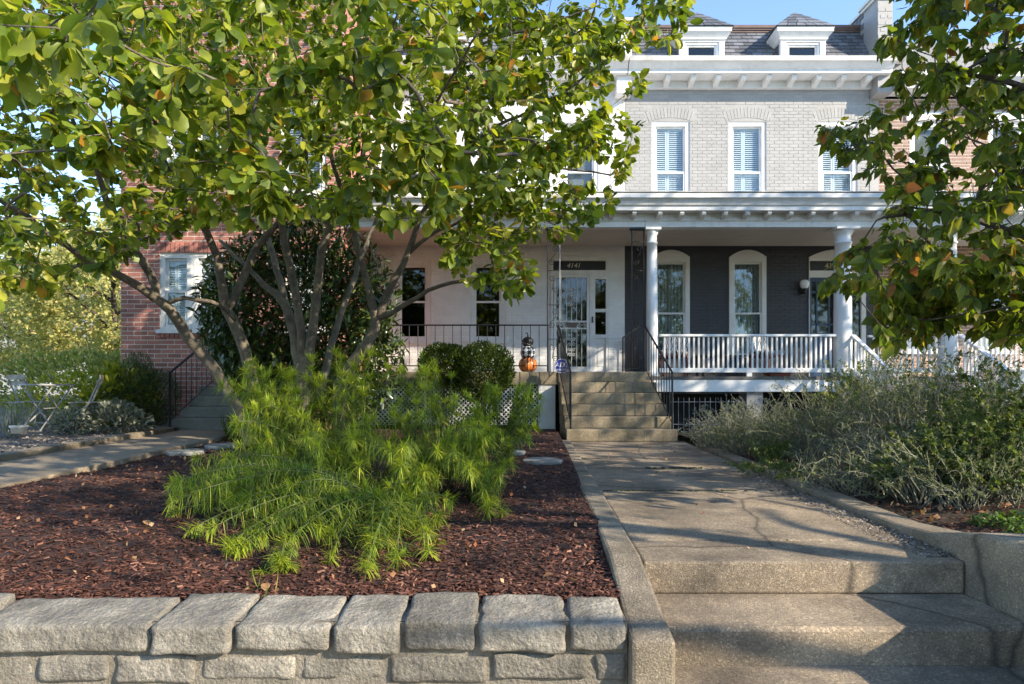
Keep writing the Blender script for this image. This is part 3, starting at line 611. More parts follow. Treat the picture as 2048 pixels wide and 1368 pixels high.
# ---------- grey house
hg = thing('row_house', 'pale grey painted brick row house with charcoal porch wall, slate mansard and two dormers', 'house', (5.3, YF, 0))
UW = [(3.11, 3.945), (4.82, 5.645), (6.82, 7.67)]
ops = [(a, b_, 4.75, 6.80) for a, b_ in UW]
def in_arch(x, z): return any(a - .09 < x < b_ + .09 and 6.80 < z < 7.15 for a, b_ in UW)
grey_wall = brick_wall(hg, XB, XCc - .2, 4.03, 7.6, YF, ops, 'greybrick', 'greybrick', avoid=in_arch, jt=.009, proud=.005, prefer=lambda x, z: (10 if z < 5.2 else 0) + abs(x - 4.6))
for a, b_ in UW:
    window(hg, a, b_, 4.75, 6.80, YF, 'white', .075, 'glassup', True, False, .085, .46, .04, True)
    arch_bricks(grey_wall, a - .05, b_ + .05, 6.80, .08, YF, .23, 'greybrick', 14)
GW = [(3.11, 3.945), (4.82, 5.645)]
ops = [(a, b_, 1.55, 3.78) for a, b_ in GW] + [(6.59, 7.85, 1.10, 3.74)]
def in_arch2(x, z): return any(a - .04 < x < b_ + .04 and 3.72 < z < 3.99 for a, b_, _, _ in ops)
dark_wall = brick_wall(hg, XB, XCc - .004, 0, 4.03, YF, ops, 'darkbrick', 'darkbrick', avoid=in_arch2, jt=.010, proud=.005, prefer=lambda x, z: (20 if z < 1.9 else 0) + abs(x - 4.6))
for a, b_ in GW: window(hg, a, b_, 1.55, 3.78, YF - .05, 'cream', .16, 'glass', False, True, .10, .45, .04, True, False)
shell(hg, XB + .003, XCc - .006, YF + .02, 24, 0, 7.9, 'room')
dm = MB()                                        # door frame of the grey house
for a, b_, c, d in ((6.59, 6.605, 1.1, 3.74), (7.23, 7.33, 1.1, 3.46), (7.75, 7.85, 1.1, 3.74), (6.605, 7.75, 3.33, 3.48), (6.605, 7.75, 3.70, 3.74)): dm.box(a, b_, YF - .03, YF + .09, c, d)
gf = obj('door_frame', dm, 'cream', hg)
obj('arched_head', MB().exty([(7.85, 3.741), (6.59, 3.741)] + arch(6.59, 7.85, 3.78, .17), YF - .045, YF + .05), 'cream', gf)
tr = box('transom', 6.606, 7.749, YF + .02, YF + .03, 3.481, 3.699, 'black', hg); text_mesh('house_number', '4139', .17, (7.13, YF + .015, 3.585), 'brass', tr)
bd = MB(); x0, x1, y = 6.606, 7.229, YF + .02
for a, b_, c, d in ((x0, x0 + .06, 1.1, 3.33), (x1 - .06, x1, 1.1, 3.33), (x0 + .06, x1 - .06, 3.24, 3.33), (x0 + .06, x1 - .06, 1.1, 2.10), (x0 + .06, x1 - .06, 2.27, 2.31), (x0 + .06, x1 - .06, 2.99, 3.03), (x0 + .16, x0 + .19, 2.10, 3.24), (x1 - .19, x1 - .16, 2.10, 3.24)): bd.box(a, b_, y, y + .045, c, d)
door = obj('door', bd, 'bluedoor', hg)
for i, (a, b_) in enumerate(((x0 + .06, x0 + .16), (x0 + .19, x1 - .19), (x1 - .16, x1 - .06))):
    for c, d in ((2.10, 2.27), (2.31, 2.99), (3.03, 3.24)): box('pane', a, b_, y + .02, y + .024, c, d, 'glassdark', door)
box('unlit_interior_sheet', 6.61, 7.225, YF + .10, YF + .11, 1.1, 3.33, 'dark', door); box('sidelight_pane', 7.331, 7.749, YF + .03, YF + .034, 1.1, 3.33, 'glassdark', hg)  # black sheet behind the door panes stands in for the unlit interior
# ---------- cornices, mansard roofs and dormers
CP = [(14.295, 7.67), (13.86, 7.67), (13.86, 7.75), (13.82, 7.765), (13.79, 7.80), (13.74, 7.85), (13.715, 7.85), (13.715, 7.95), (14.295, 7.97)]
for h, x0, x1, first in ((hw, XA, XB - .02, -2.9), (hg, XB, XCc + .05, 3.39)):
    box('frieze', x0, min(x1, XCc - .2), YF - .075, YF - .002, 7.50, 7.668, 'white', h)
    cn = obj('cornice', MB().extx(CP, x0, x1), 'white', h)
    box('gutter_lip', x0, x1, 13.70, 13.714, 7.853, 7.96, 'gutter', cn)
    x = first
    while x < x1 - .1:
        obj('bracket', MB().extx([(14.222, 7.50), (14.222, 7.667), (13.93, 7.667), (13.93, 7.60), (13.98, 7.56), (14.12, 7.54)], x - .055, x + .055), 'white', h, False, .005); x += .545
    ax = x0; bx_ = x1 - .15
    obj('roof_deck', MB().quad((ax, 14.1, 7.9), (bx_, 14.1, 7.9), (bx_, 14.75, 9.02), (ax, 14.75, 9.02)).quad((ax, 14.75, 9.02), (bx_, 14.75, 9.02), (bx_, 24, 9.1), (ax, 24, 9.1)), 'slateback', h)
    rf = MB()
    for k, (z0, z1, yy) in enumerate(((9.0, 9.045, 14.70), (9.046, 9.085, 14.68), (9.086, 9.15, 14.66))): rf.box(ax, bx_, yy, 14.9, z0, z1)
    obj('roof_flashing', rf, 'flash', h)
    s0 = Vector((0, 14.1, 7.9)); sd_ = Vector((0, .65, 1.12)); L = sd_.length; sd_.normalize(); nrm = Vector((0, -sd_.z, sd_.y)); r = random.Random(4)
    me_s = []
    for q in range(4):
        w2, hh = .118, .165; j = lambda: r.uniform(-.006, .006)
        f_ = [Vector((-w2 + .006, 0, 0)) + Vector((j(), 0, 0)) + sd_ * j(), Vector((w2 - .006, 0, 0)) + sd_ * j(), Vector((w2 - .006, 0, 0)) + sd_ * hh, Vector((-w2 + .006, 0, 0)) + sd_ * hh]
        V = [f_[0] + nrm * .030, f_[1] + nrm * .030, f_[2] + nrm * .006, f_[3] + nrm * .006, f_[0] + nrm * .010, f_[1] + nrm * .010]
        me = MB().add(V, [(0, 1, 2, 3), (4, 5, 1, 0)]).mesh('slate'); me.materials.append(M['slate']); me_s.append(me)
    for k in range(10):
        t = .02 + k * .125; x = ax + (.118 if k % 2 else .236)
        while x < bx_ - .05:
            if h is hg or k > 2:
                o = put(bpy.data.objects.new('slate', me_s[(k * 7 + int(x * 5)) % 4]), h)
                o.location = s0 + sd_ * t + Vector((x, 0, 0)) - Vector(h.location) * 0 ; o.rotation_euler = (r.uniform(-.006, .006), 0, r.uniform(-.004, .004))
            x += .236
def dormer(h, xc):
    w = .49; d = obj('dormer', MB().box(xc - w, xc - w + .115, 14.05, 14.15, 7.9, 8.47).box(xc + w - .115, xc + w, 14.05, 14.15, 7.9, 8.47).box(xc - w + .115, xc + w - .115, 14.05, 14.15, 8.435, 8.47), 'white', h)
    obj('dormer_cheek', MB().box(xc - w + .01, xc - w + .05, 14.151, 15.0, 7.9, 8.5).box(xc + w - .05, xc + w - .01, 14.151, 15.0, 7.9, 8.5), 'slate', d)
    fr = MB()
    for k, (a, zt) in enumerate(((.115, 8.434), (.16, 8.395))):
        y0 = 14.075 + .03 * k; fr.box(xc - w + a, xc - w + a + .045, y0, y0 + .06, 7.9, zt); fr.box(xc + w - a - .045, xc + w - a, y0, y0 + .06, 7.9, zt); fr.box(xc - w + a + .045, xc + w - a - .045, y0, y0 + .06, zt - .045, zt)
    obj('window_frame', fr, 'white', d); box('pane', xc - .285, xc + .285, 14.14, 14.145, 7.9, 8.35, 'glassdark', d); box('room_stand_in', xc - .3, xc + .3, 14.25, 14.26, 7.9, 8.4, 'dark', d)  # near-black sheet behind the pane stands in for the dark room
    cr = MB(); lv = [(.0, 8.46), (.035, 8.48), (.035, 8.52), (.06, 8.55), (.11, 8.61), (.12, 8.61), (.12, 8.67), (.13, 8.67), (.13, 8.70)]
    V = []
    for e, z in lv: V += [(xc - w - e, 14.05 - e, z), (xc + w + e, 14.05 - e, z), (xc + w + e, 15.0, z), (xc - w - e, 15.0, z)]
    n = len(lv); cr.add(V, [(4 * i + k, 4 * i + (k + 1) % 4, 4 * (i + 1) + (k + 1) % 4, 4 * (i + 1) + k) for i in range(n - 1) for k in range(4)] + [(0, 3, 2, 1), (4 * n - 4, 4 * n - 3, 4 * n - 2, 4 * n - 1)])
    obj('dormer_cornice', cr, 'white', d)
    e = .15; A = Vector((xc - w - e, 14.05 - e, 8.702)); B = Vector((xc + w + e, 14.05 - e, 8.702)); Bk = Vector((xc + w + e, 15.2, 8.702)); Ak = Vector((xc - w - e, 15.2, 8.702)); Pk = Vector((xc, 14.5, 9.33)); Pb = Vector((xc, 15.2, 9.33))
    obj('roof_deck', MB().add([A, B, Bk, Ak, Pk, Pb], [(0, 1, 4), (1, 2, 5, 4), (3, 0, 4, 5), (0, 3, 2, 1)]), 'slateback', d)
    for a, b_, c in ((A, B, Pk), (B, Bk, Pk), (Ak, A, Pk)):          # slate courses on the hipped faces
        nn = (b_ - a).cross(c - a).normalized() 
        if nn.z < 0: nn = -nn
        rows_ = 5
        for k in range(rows_):
            t0, t1 = k / rows_, min(1, (k + 1.25) / rows_)
            l0, r0 = a.lerp(c, t0), b_.lerp(c, t0); l1, r1 = a.lerp(c, t1), b_.lerp(c, t1); m_ = max(1, int((r0 - l0).length / .21))
            for q in range(m_):
                u0, u1 = q / m_ + .008, (q + 1) / m_ - .008
                if k % 2 and m_ > 1: u0, u1 = max(0, u0 - .5 / m_), min(1, u1 - .5 / m_ + (0.5 / m_ if q == m_ - 1 else 0))
                lo0, lo1, hi1, hi0 = l0.lerp(r0, u0), l0.lerp(r0, u1), l1.lerp(r1, u1), l1.lerp(r1, u0)
                obj('slate', MB().add([lo0 + nn * .018, lo1 + nn * .018, hi1 + nn * .007, hi0 + nn * .007, lo0 + nn * .006, lo1 + nn * .006], [(0, 1, 2, 3), (4, 5, 1, 0)]), 'slate', d)
dormer(hg, 4.15); dormer(hg, 6.36); dormer(hw, -1.3); dormer(hw, .9)
# party wall parapets
for h, xc, mat, z1 in ((hg, 8.11, 'greybrick', 9.34), (hw, 2.44, 'whitebrick', 8.75)):
    w = .16; pw = box('party_wall_pier', xc - w, xc + w, 13.98, 14.55, 7.3, z1, mat, h); box('cap', xc - w - .05, xc + w + .05, 13.92, 14.6, z1 + .001, z1 + .06, 'cream', pw, .01); box('cap_course', xc - w - .09, xc + w + .09, 13.88, 14.63, z1 + .061, z1 + .13, 'cream', pw, .01)
    box('parapet', xc - w + .01, xc + w - .01, 14.551, 17, 7.3, z1 + .02, mat, pw); box('coping', xc - w - .04, xc + w + .04, 14.64, 17, z1 + .021, z1 + .09, 'cream', pw)
    for k in range(9):                             # coursed slates on the flank
        for q in range(3): box('slate', xc - w - .008, xc - w + .008, 14.56 + q * .28 + (.14 if k % 2 else 0), 14.83 + q * .28 + (.14 if k % 2 else 0), 8.3 + k * .12, 8.412 + k * .12, 'slate', pw)
for k in range(30):                                # coursing of the pier front and the narrow grey strip
    z = 5.0 + k * .145
    if z < 9.2 and z > 7.99:
        for q in range(2): box('brick', 7.955 + q * .16 + (.05 if k % 2 else 0), 8.105 + q * .16 - (0 if k % 2 else .0) , 13.974, 13.985, z, z + .066, 'greybrick', hg)
box('edge_strip', XCc - .2, XCc - .004, YF - .01, YF + .02, 4.03, 7.6, 'greybrick', hg)
# ---------- red brick house on the left
YR = 12.1
hr = thing('row_house', 'red brick end row house with pale mortar and white sash windows', 'house', (-5.2, YR, 0))
ops = [(-6.62, -5.42, 1.98, 3.42), (-4.25, -3.45, 1.98, 3.42), (-6.5, -5.5, 4.9, 6.6), (-4.35, -3.5, 4.55, 6.3)]
brick_wall(hr, -7.36, XA - .02, 0, 9.2, YR, ops, 'redbrick', 'mortar', bl=.24, bh=.073, jt=.012, prefer=lambda x, z: abs(x + 6.6) + abs(z - 2.0) * .8, proud=.008)
for x0, x1, z0, z1 in ops:
    if x1 - x0 > .95:
        xm = (x0 + x1) / 2; window(hr, x0, xm - .02, z0, z1, YR, 'white', glass='glass', casing=.08, shut=True); window(hr, xm + .02, x1, z0, z1, YR, 'white', glass='glass', casing=.08, shut=True); box('mullion', xm - .019, xm + .019, YR + .03, YR + .1, z0, z1, 'white', hr)
    else: window(hr, x0, x1, z0, z1, YR, 'white', glass='glass', casing=.08, shut=True)
    bk = MB(); n = int((x1 - x0) / .085)
    for k in range(n): obj('brick', MB().box(x0 - .06 + k * .0885, x0 + .014 + k * .0885, YR - .012, YR + .02, z1 + .008, z1 + .2), 'redbrick', hr)
    for k in range(n): obj('brick', MB().box(x0 - .06 + k * .0885, x0 + .014 + k * .0885, YR - .035, YR + .02, z0 - .15, z0 - .075), 'redbrick', hr)
sh = shell(hr, -7.357, XA - .023, YR + .02, 15.6, 0, 9.2, 'redbrick')  # unseen rear cut short so the sun reaches the background trees
box('roof_cornice', -7.5, XA - .03, YR - .25, YR + .3, 9.2, 9.6, 'white', hr)
box('string_course', -3.75, XA - .03, YR - .10, YR + .005, 4.22, 4.42, 'white', hr, .01)
# ---------- tan brick house on the right
ht = thing('row_house', 'tan brick row house behind the dogwood with white porch columns', 'house', (11, YF, 0))
ops = [(8.75, 9.55, 1.7, 3.7), (10.3, 11.1, 1.7, 3.7), (11.9, 13.0, 1.2, 3.7), (8.85, 9.65, 4.9, 6.8), (10.6, 11.4, 4.9, 6.8), (12.3, 13.1, 4.9, 6.8)]
brick_wall(ht, XCc, 13.8, 0, 7.3, YF, ops, 'tanbrick', 'mortar', prefer=lambda x, z: x, jt=.011)
for x0, x1, z0, z1 in ops:
    if z0 > 1.3: window(ht, x0, x1, z0, z1, YF, 'white', glass='glassup' if z0 > 4 else 'glass', casing=.1, back='room')
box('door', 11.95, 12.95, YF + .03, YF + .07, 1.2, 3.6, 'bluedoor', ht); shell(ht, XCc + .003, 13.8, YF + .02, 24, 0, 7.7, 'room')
for x0, x1 in ((8.85, 9.65), (10.6, 11.4), (12.3, 13.1)): box('lintel', x0 - .1, x1 + .1, YF - .04, YF + .02, 6.81, 7.0, 'white', ht)
obj('cornice', MB().extx([(y, z - .32) for y, z in CP], XCc + .17, 13.9), 'white', ht); box('mansard', XCc + .17, 13.9, 14.2, 16, 7.66, 8.5, 'slate', ht)
box('parapet_bracket', 8.32, 8.6, 13.8, 14.2, 8.02, 8.14, 'cream', ht, .01)
# ================================================================ PORCHES
PC = [(12.14, 4.16), (11.86, 4.16), (11.86, 4.235), (11.83, 4.25), (11.80, 4.31), (11.76, 4.36), (11.735, 4.36), (11.735, 4.44), (11.80, 4.455), (14.29, 4.78), (14.29, 4.70), (12.14, 4.35)]
def porch(h_label, x0, x1, zf, first, floor_mat):
    p = thing('porch', h_label, 'porch', ((x0 + x1) / 2, YP, 0))
    obj('beam', MB().box(x0, x1, YP - .02, YP + .2, 3.915, 4.12), 'white', p, False, .006)
    box('frieze', x0, x1, YP + .0, YP + .19, 4.121, 4.16, 'white', p); box('frieze_moulding', x0, x1, YP - .045, YP - .001, 4.105, 4.15, 'white', p, .006)
    cn = obj('cornice', MB().extx(PC, x0, x1), 'white', p); box('roof_edge', x0, x1, 11.72, 12.2, 4.456, 4.472, 'gutter', cn)
    x = first
    while x < x1 - .05:
        obj('bracket', MB().extx([(12.10, 4.158), (11.90, 4.158), (11.885, 4.125), (11.91, 4.09), (11.97, 4.062), (12.10, 4.05)], x - .038, x + .038), 'white', p, False, .004); x += .405
    box('bracket_board', x0, x1, 12.101, 12.139, 4.03, 4.158, 'white', p)
    n = int((YF - YP - .2) / .09); pm = MB()
    for k in range(n):
        y0 = YP + .201 + k * .09; obj('ceiling_board', MB().box(x0 + .005, x1 - .005, y0 + .002, y0 + .087, 4.02 + (.002 if k % 2 else 0), 4.04), 'ceil', p)
    return p
pw_ = porch('white porch with wrought iron posts and a concrete floor before the white house', XA, XB - .003, 1.19, -3.0, 'stepc')
fl = obj('floor_slab', MB().box(-3.15, 2.62, YP - .01, YF - .01, .94, 1.19), 'stepc', pw_, False, .015)
box('brick_pier', .50, .82, YP + .02, YP + .4, 0, .938, 'whitebrick', pw_)
for k in range(10):
    for q in range(2): box('brick', .505 + q * .165 - (.06 if k % 2 and q else 0), .655 + q * .16 - (.06 if k % 2 and not q else 0), YP + .012, YP + .03, .05 + k * .088, .128 + k * .088, 'whitebrick', pw_)
box('under_porch_shade', -3.1, 2.5, YP + .9, YP + .95, 0, .939, 'dark', pw_)  # near-black sheet: the shade behind the lattice is put into its colour
lt = MB(); x0, x1, z0, z1 = -2.95, .49, .18, .92    # diamond lattice
def clipd(sgn):
    k = -30
    while k < 80:
        c = x0 + k * .085; pts = []
        for z in (z0, z1):
            pts.append((c + sgn * (z - z0) + (0 if sgn > 0 else (z1 - z0)), z))
        (xa, za), (xb, zb) = pts
        def cut(xq): t = (xq - xa) / (xb - xa); return za + t * (zb - za)
        lo, hi = min(xa, xb), max(xa, xb)
        if hi > x0 and lo < x1:
            A = (max(lo, x0), cut(max(lo, x0))); B = (min(hi, x1), cut(min(hi, x1)))
            yy = YP + .06 + (.008 if sgn > 0 else 0); d = .013
            lt.add([(A[0] - d, yy, A[1]), (A[0] + d, yy, A[1]), (B[0] + d, yy, B[1]), (B[0] - d, yy, B[1]), (A[0] - d, yy + .006, A[1]), (A[0] + d, yy + .006, A[1]), (B[0] + d, yy + .006, B[1]), (B[0] - d, yy + .006, B[1])],
                   [(0, 1, 2, 3), (4, 7, 6, 5), (0, 4, 5, 1), (1, 5, 6, 2), (2, 6, 7, 3), (3, 7, 4, 0)])
        k += 1
clipd(1); clipd(-1); obj('lattice', lt, 'white', pw_, kind='stuff')
pg_ = porch('white porch with round columns, bracketed cornice and balustrade before the grey house', XB, XCc + .25, 1.10, 2.74, 'white')
box('floor', XB + .02, XCc, YP - .05, YF - .01, 1.04, 1.10, paint('porch_floor_grey', (.09, .085, .08), .6), pg_); box('fascia', XB + .14, 6.3, YP - .04, YP + .02, .81, 1.038, 'white', pg_, .006)
box('under_porch_shade', XB + .1, 6.3, YP + .5, YP + .55, 0, 1.03, 'dark', pg_); box('brick_pier', 4.42, 4.75, YP + .03, YP + .4, 0, .808, 'greybrick', pg_); box('brick_pier', 6.1, 6.4, YP + .03, YP + .4, 0, .808, 'greybrick', pg_)  # the dark sheet paints in the shade of the basement openings
def column(parent, x, y, z0, z1, r, mat='white'):
    pr = [(r * 1.28, z0), (r * 1.28, z0 + .05), (r * 1.12, z0 + .07), (r * 1.05, z0 + .10), (r, z0 + .14)]
    for k in range(1, 9): t = k / 8; pr.append((r * (1 - .14 * t ** 1.6), z0 + .14 + (z1 - .30 - z0 - .14) * t))
    q = r * .86; pr += [(q * 1.14, z1 - .295), (q * 1.14, z1 - .27), (q, z1 - .262), (q, z1 - .14), (q * 1.1, z1 - .125), (q * 1.32, z1 - .07), (q * 1.36, z1 - .05)]
    c = obj('column', MB().lathe(pr, x, y, 28), mat, parent, True); box('abacus', x - q * 1.55, x + q * 1.55, y - q * 1.55, y + q * 1.55, z1 - .05, z1 - .001, mat, c, .006)
    for p_ in c.data.polygons: p_.use_smooth = len(p_.vertices) == 4
    return c
column(pg_, 2.66, YP + .09, 1.10, 3.914, .11); column(pg_, 6.29, YP + .09, 1.10, 3.914, .165)
column(pg_, 8.29, YP + .09, 1.10, 3.914, .165)
pt_ = porch('white bracketed porch of the tan brick house behind the dogwood leaves', XCc + .26, 13.8, 1.1, 8.6, 'white')
box('floor', XCc + .26, 13.8, YP - .05, YF - .01, .9, 1.10, 'white', pt_); column(pt_, 10.6, YP + .09, 1.1, 3.914, .165)
# wall lamp
wlp = thing('wall_lamp', 'white globe wall lamp on a black bracket beside the navy door', 'lamp', (6.44, YF - .12, 3.1))
obj('globe', MB().lathe([(.002, 3.05), (.05, 3.06), (.085, 3.10), (.10, 3.16), (.09, 3.215), (.06, 3.25), (.002, 3.265)], 6.44, YF - .13, 18), 'globe', wlp, True)
obj('holder', MB().lathe([(.025, 2.95), (.03, 2.98), (.055, 3.04), (.06, 3.065), (.05, 3.065)], 6.44, YF - .13, 16), 'black', wlp, True); obj('bracket', MB().tube([(6.44, YF - .13, 2.97), (6.43, YF - .06, 2.98), (6.42, YF + .02, 3.0)], .022, 8).box(6.36, 6.46, YF - .02, YF + .002, 2.93, 3.09), 'black', wlp)
# ================================================================ IRON RAILINGS, STAIRS
def bar(mb, a, b_, r): mb.tube([a, b_], r, 4)
def iron_rail(name, label, A, B, hA, hB, gap=.155, z_low=.11, post=(True, True), r=.0075, mat='iron', posts=.014, group=None, hand=.016):
    """panel from A to B (floor points); hA,hB heights of the hand rail"""
    A = Vector(A); B = Vector(B); t = thing(name, label, 'railing', A, group)
    up = Vector((0, 0, 1)); obj('hand_rail', MB().tube([A + up * hA, B + up * hB], hand, 6), mat, t); obj('bottom_rail', MB().tube([A + up * z_low, B + up * z_low], .010, 4), mat, t)
    L = (Vector((B.x, B.y)) - Vector((A.x, A.y))).length; n = max(1, int(round(L / gap)))
    for i in range(1, n):
        k = i / n; q = A.lerp(B, k); obj('baluster', MB().tube([q + up * z_low, q + up * (hA + (hB - hA) * k)], r, 4), mat, t)
    for q, f_, h_ in ((A, post[0], hA), (B, post[1], hB)):
        if f_: obj('post', MB().tube([q, q + up * h_], posts, 4), mat, t)
    return t
iron_rail('porch_railing', 'plain black iron porch railing behind the clipped bushes', (-3.1, YP + .06, 1.19), (.68, YP + .06, 1.19), .885, .885, .162, .115)
def iron_post(label, x, w):
    t = thing('iron_post', label, 'post', (x, YP + .07, 1.19), 'wrought iron porch posts'); y = YP + .07
    for q in (x - w, x + w): obj('upright', MB().tube([(q, y, 1.19), (q, y, 3.914)], .0125, 4), 'iron' if q > 1.9 or q < .8 else 'steelgrey', t)
    s_ = MB()
    for k, z in enumerate((1.55, 2.2, 2.85, 3.4)):
        sg = 1 if k % 2 else -1
        s_.tube(spiral(x + .03 * sg, y, z + .12, .062, 1.4, 0, sg), .006, 5); s_.tube(spiral(x - .03 * sg, y, z - .12, .062, 1.4, math.pi, sg), .006, 5)
        s_.tube([(x + .03 * sg + .06, y, z + .12), (x + .01 * sg, y, z), (x - .03 * sg - .06, y, z - .12)], .006, 5)
        s_.tube([(x - w, y, z + .26), (x + w, y, z + .26)], .006, 4)
    obj('scrollwork', s_, 'iron', t, True); box('cap_plate', x - w - .04, x + w + .04, y - .06, y + .06, 3.885, 3.9135, 'iron', t)
    return t
iron_post('scrolled iron porch post beside the pumpkin stack', .79, .115)
p2 = iron_post('scrolled iron porch post beside the round white column', 2.39, .115)
fs = thing('front_stairs', 'six worn concrete stairs with green algae climbing to the white porch', 'stairs', (1.78, 10.65, 0))
for i in range(6):
    y0 = 10.65 + .3 * i; z1 = .198 * (i + 1) - (.004 if i == 5 else 0); xl = .90 - .006 * i; xr = 2.74 - .018 * i
    obj('stair', MB().box(xl, xr, y0, YP - .012 if i < 5 else YP + .3, z1 - .198 if i == 0 else z1 - .196, z1) if i < 5 else MB().box(.87, 2.62, YP - .012 - .03, YP - .0125, .992, 1.187), 'stepc', fs, False, .014)
iron_rail('stair_railing', 'black iron stair railing on the mulch bed side of the porch stairs', (.985, 10.80, .198), (.875, YP, 1.19), .95, .88, .12, .10, (True, True), .0075, 'iron', .017, 'stair railings', .018)
iron_rail('stair_railing', 'black iron stair railing on the side next to the round white column', (2.69, 10.80, .198), (2.50, YP, 1.19), .95, .88, .12, .10, (True, True), .0075, 'iron', .017, 'stair railings', .018)
iron_rail('party_railing', 'black iron railing dividing the two porches beside the iron post', (2.45, YP + .12, 1.19), (2.45, YF - .06, 1.19), .88, .80, .16, .08, (False, True))
def balustrade(label, A, B, zf, h=.80, zb=.16, gap=.0925, drop=0.0, name='balustrade', posts=True):
    A = Vector(A); B = Vector(B); t = thing(name, label, 'railing', A); u = (B - A); Lh = Vector((u.x, u.y)).length; n = int(Lh / gap); up = Vector((0, 0, 1))
    side = Vector((-u.y, u.x, 0)).normalized()
    def rail(z0, z1, w, nm):
        V = []
        for q in (A, B):
            for s_, z in ((-w, z0), (w, z0), (w, z1), (-w, z1)): V.append(q + side * s_ + up * z)
        obj(nm, MB().add(V, [(0, 1, 5, 4), (1, 2, 6, 5), (2, 3, 7, 6), (3, 0, 4, 7), (0, 3, 2, 1), (4, 5, 6, 7)]), 'white', t, False, .006)
    rail(h - .045, h, .045, 'top_rail'); rail(zb - .085, zb, .03, 'bottom_rail')
    me = None; ux = u.normalized()
    for i in range(1, n):
        q = A + u * (i / n); V = []
        for z in (zb, h - .045):
            for a, b_ in ((-1, -1), (1, -1), (1, 1), (-1, 1)): V.append(q + Vector((ux.x, ux.y, 0)) * (a * .0165) + side * (b_ * .0165) + up * z)
        obj('baluster', MB().add(V, [(0, 1, 5, 4), (1, 2, 6, 5), (2, 3, 7, 6), (3, 0, 4, 7)]), 'white', t)
    return t
b1 = balustrade('white wooden balustrade with square balusters between the two round columns', (2.80, YP + .05, 1.10), (6.13, YP + .05, 1.10), 1.1)
box('foot_block', 4.44, 4.54, YP + .02, YP + .08, 1.10, 1.174, 'white', b1)
balustrade('sunlit white balustrade behind the pale flower spikes', (6.86, YP + .25, 1.10), (8.13, YP + .05, 1.10), 1.1)
balustrade('sloping white stair rail below the large round column', (6.42, YP - .02, 1.10), (6.42, 10.95, .42), 1.1, name='stair_balustrade')
balustrade('sloping white stair rail rising among the wiry plants toward the tan house', (8.46, YP - .02, 1.10), (8.46, 11.0, .42), 1.1, name='stair_balustrade')
balustrade('white balustrade on the porch of the tan house', (8.7, YP + .05, 1.10), (10.4, YP + .05, 1.10), 1.1)
for x, y, lab in ((6.42, 10.86, 'white newel post by the stair rail below the column'), (8.48, 10.9, 'white newel post by the stair rail toward the tan house')):
    t = thing('newel_post', lab, 'post', (x, y, 0)); box('shaft', x - .13, x + .13, y - .13, y + .13, 0, 1.15, 'white', t, .006); box('cap', x - .17, x + .17, y - .17, y + .17, 1.151, 1.19, 'white', t, .008)
ws_ = thing('side_stairs', 'concrete stairs of the grey house between the white stair rails', 'stairs', (7.4, 11, 0))
for i in range(4): box('stair', 6.56, 8.32, 11.0 + .29 * i, YP - .06, .1 + .24 * i, .1 + .24 * (i + 1), 'greystep', ws_, .012)
# basement grilles
wg = thing('basement_grille', 'black iron grille over the dark opening under the grey house porch', 'grille', (3.4, YP, 0)); g_ = MB()
box('grille_frame', 2.95, 2.98, YP - .06, YP - .04, .02, .80, 'iron', wg); box('grille_frame', 4.38, 4.41, YP - .06, YP - .04, .02, .80, 'iron', wg); box('grille_frame', 2.98, 4.38, YP - .06, YP - .04, .775, .80, 'iron', wg)
for k in range(14): obj('bar', MB().tube([(3.03 + k * .1, YP - .05, .0), (3.03 + k * .1, YP - .05, .70)], .006, 4), 'steelgrey', wg)
for z in (.2, .62): obj('cross_bar', MB().tube([(2.97, YP - .056, z), (4.39, YP - .056, z)], .006, 4), 'steelgrey', wg)
# neighbour's stairs on the left
ns = thing('grey_stairs', 'grey concrete stairs at the end of the side path by the red brick house', 'stairs', (-5, 10.7, .15))
for i in range(4): box('stair', -5.74 + .03 * (i > 0) + .02 * i, -4.05, 10.72 + .29 * i, YR - .01, .02 if i == 0 else .2 + .178 * i, .2 + .178 * (i + 1), 'greystep', ns, .015)
lr = iron_rail('stair_railing', 'black iron stair railing climbing in front of the red brick wall', (-5.67, 10.66, .22), (-5.40, 11.75, .95), .92, .92, .125, .12, (True, True), .0085, 'iron', .022, 'stair railings', .022)
# ================================================================ SMALL THINGS
# stacked pumpkins
pk = thing('pumpkin_stack', 'three stacked decorative pumpkins, black dotted on checkered on orange striped, on the porch', 'decoration', (.30, 12.45, 1.19))
cx, cy = .305, 12.36
def pump(name, zc, r, hh, mat, parent, ribs=9, dep=.06):
    pr = [(max(.004, r * math.cos(a) ** .75), zc + hh * math.sin(a)) for a in np.linspace(-1.5, 1.5, 15)]
    return obj(name, MB().lathe(pr, cx, cy, 54, lambda a, z: 1 - dep * abs(math.cos(a * ribs / 2)) ** 6), mat, parent, True)
o1 = pump('orange_pumpkin', 1.19 + .135, .178, .135, 'orange', pk)
for k in range(9):
    a = 2 * math.pi * (k + .5) / 9 + .1; st = []
    for q in np.linspace(-1.35, 1.35, 12): r_ = .178 * math.cos(q) ** .75 * .955; st.append((cx + r_ * math.cos(a), cy + r_ * math.sin(a), 1.325 + .135 * math.sin(q)))
    obj('stripe', MB().tube(st, .011, 5), 'black', o1, True)
o2 = pump('checkered_pumpkin', 1.445 + .115, .145, .122, 'signwhite', pk, 1, 0)
dm_ = MB(); n = 8
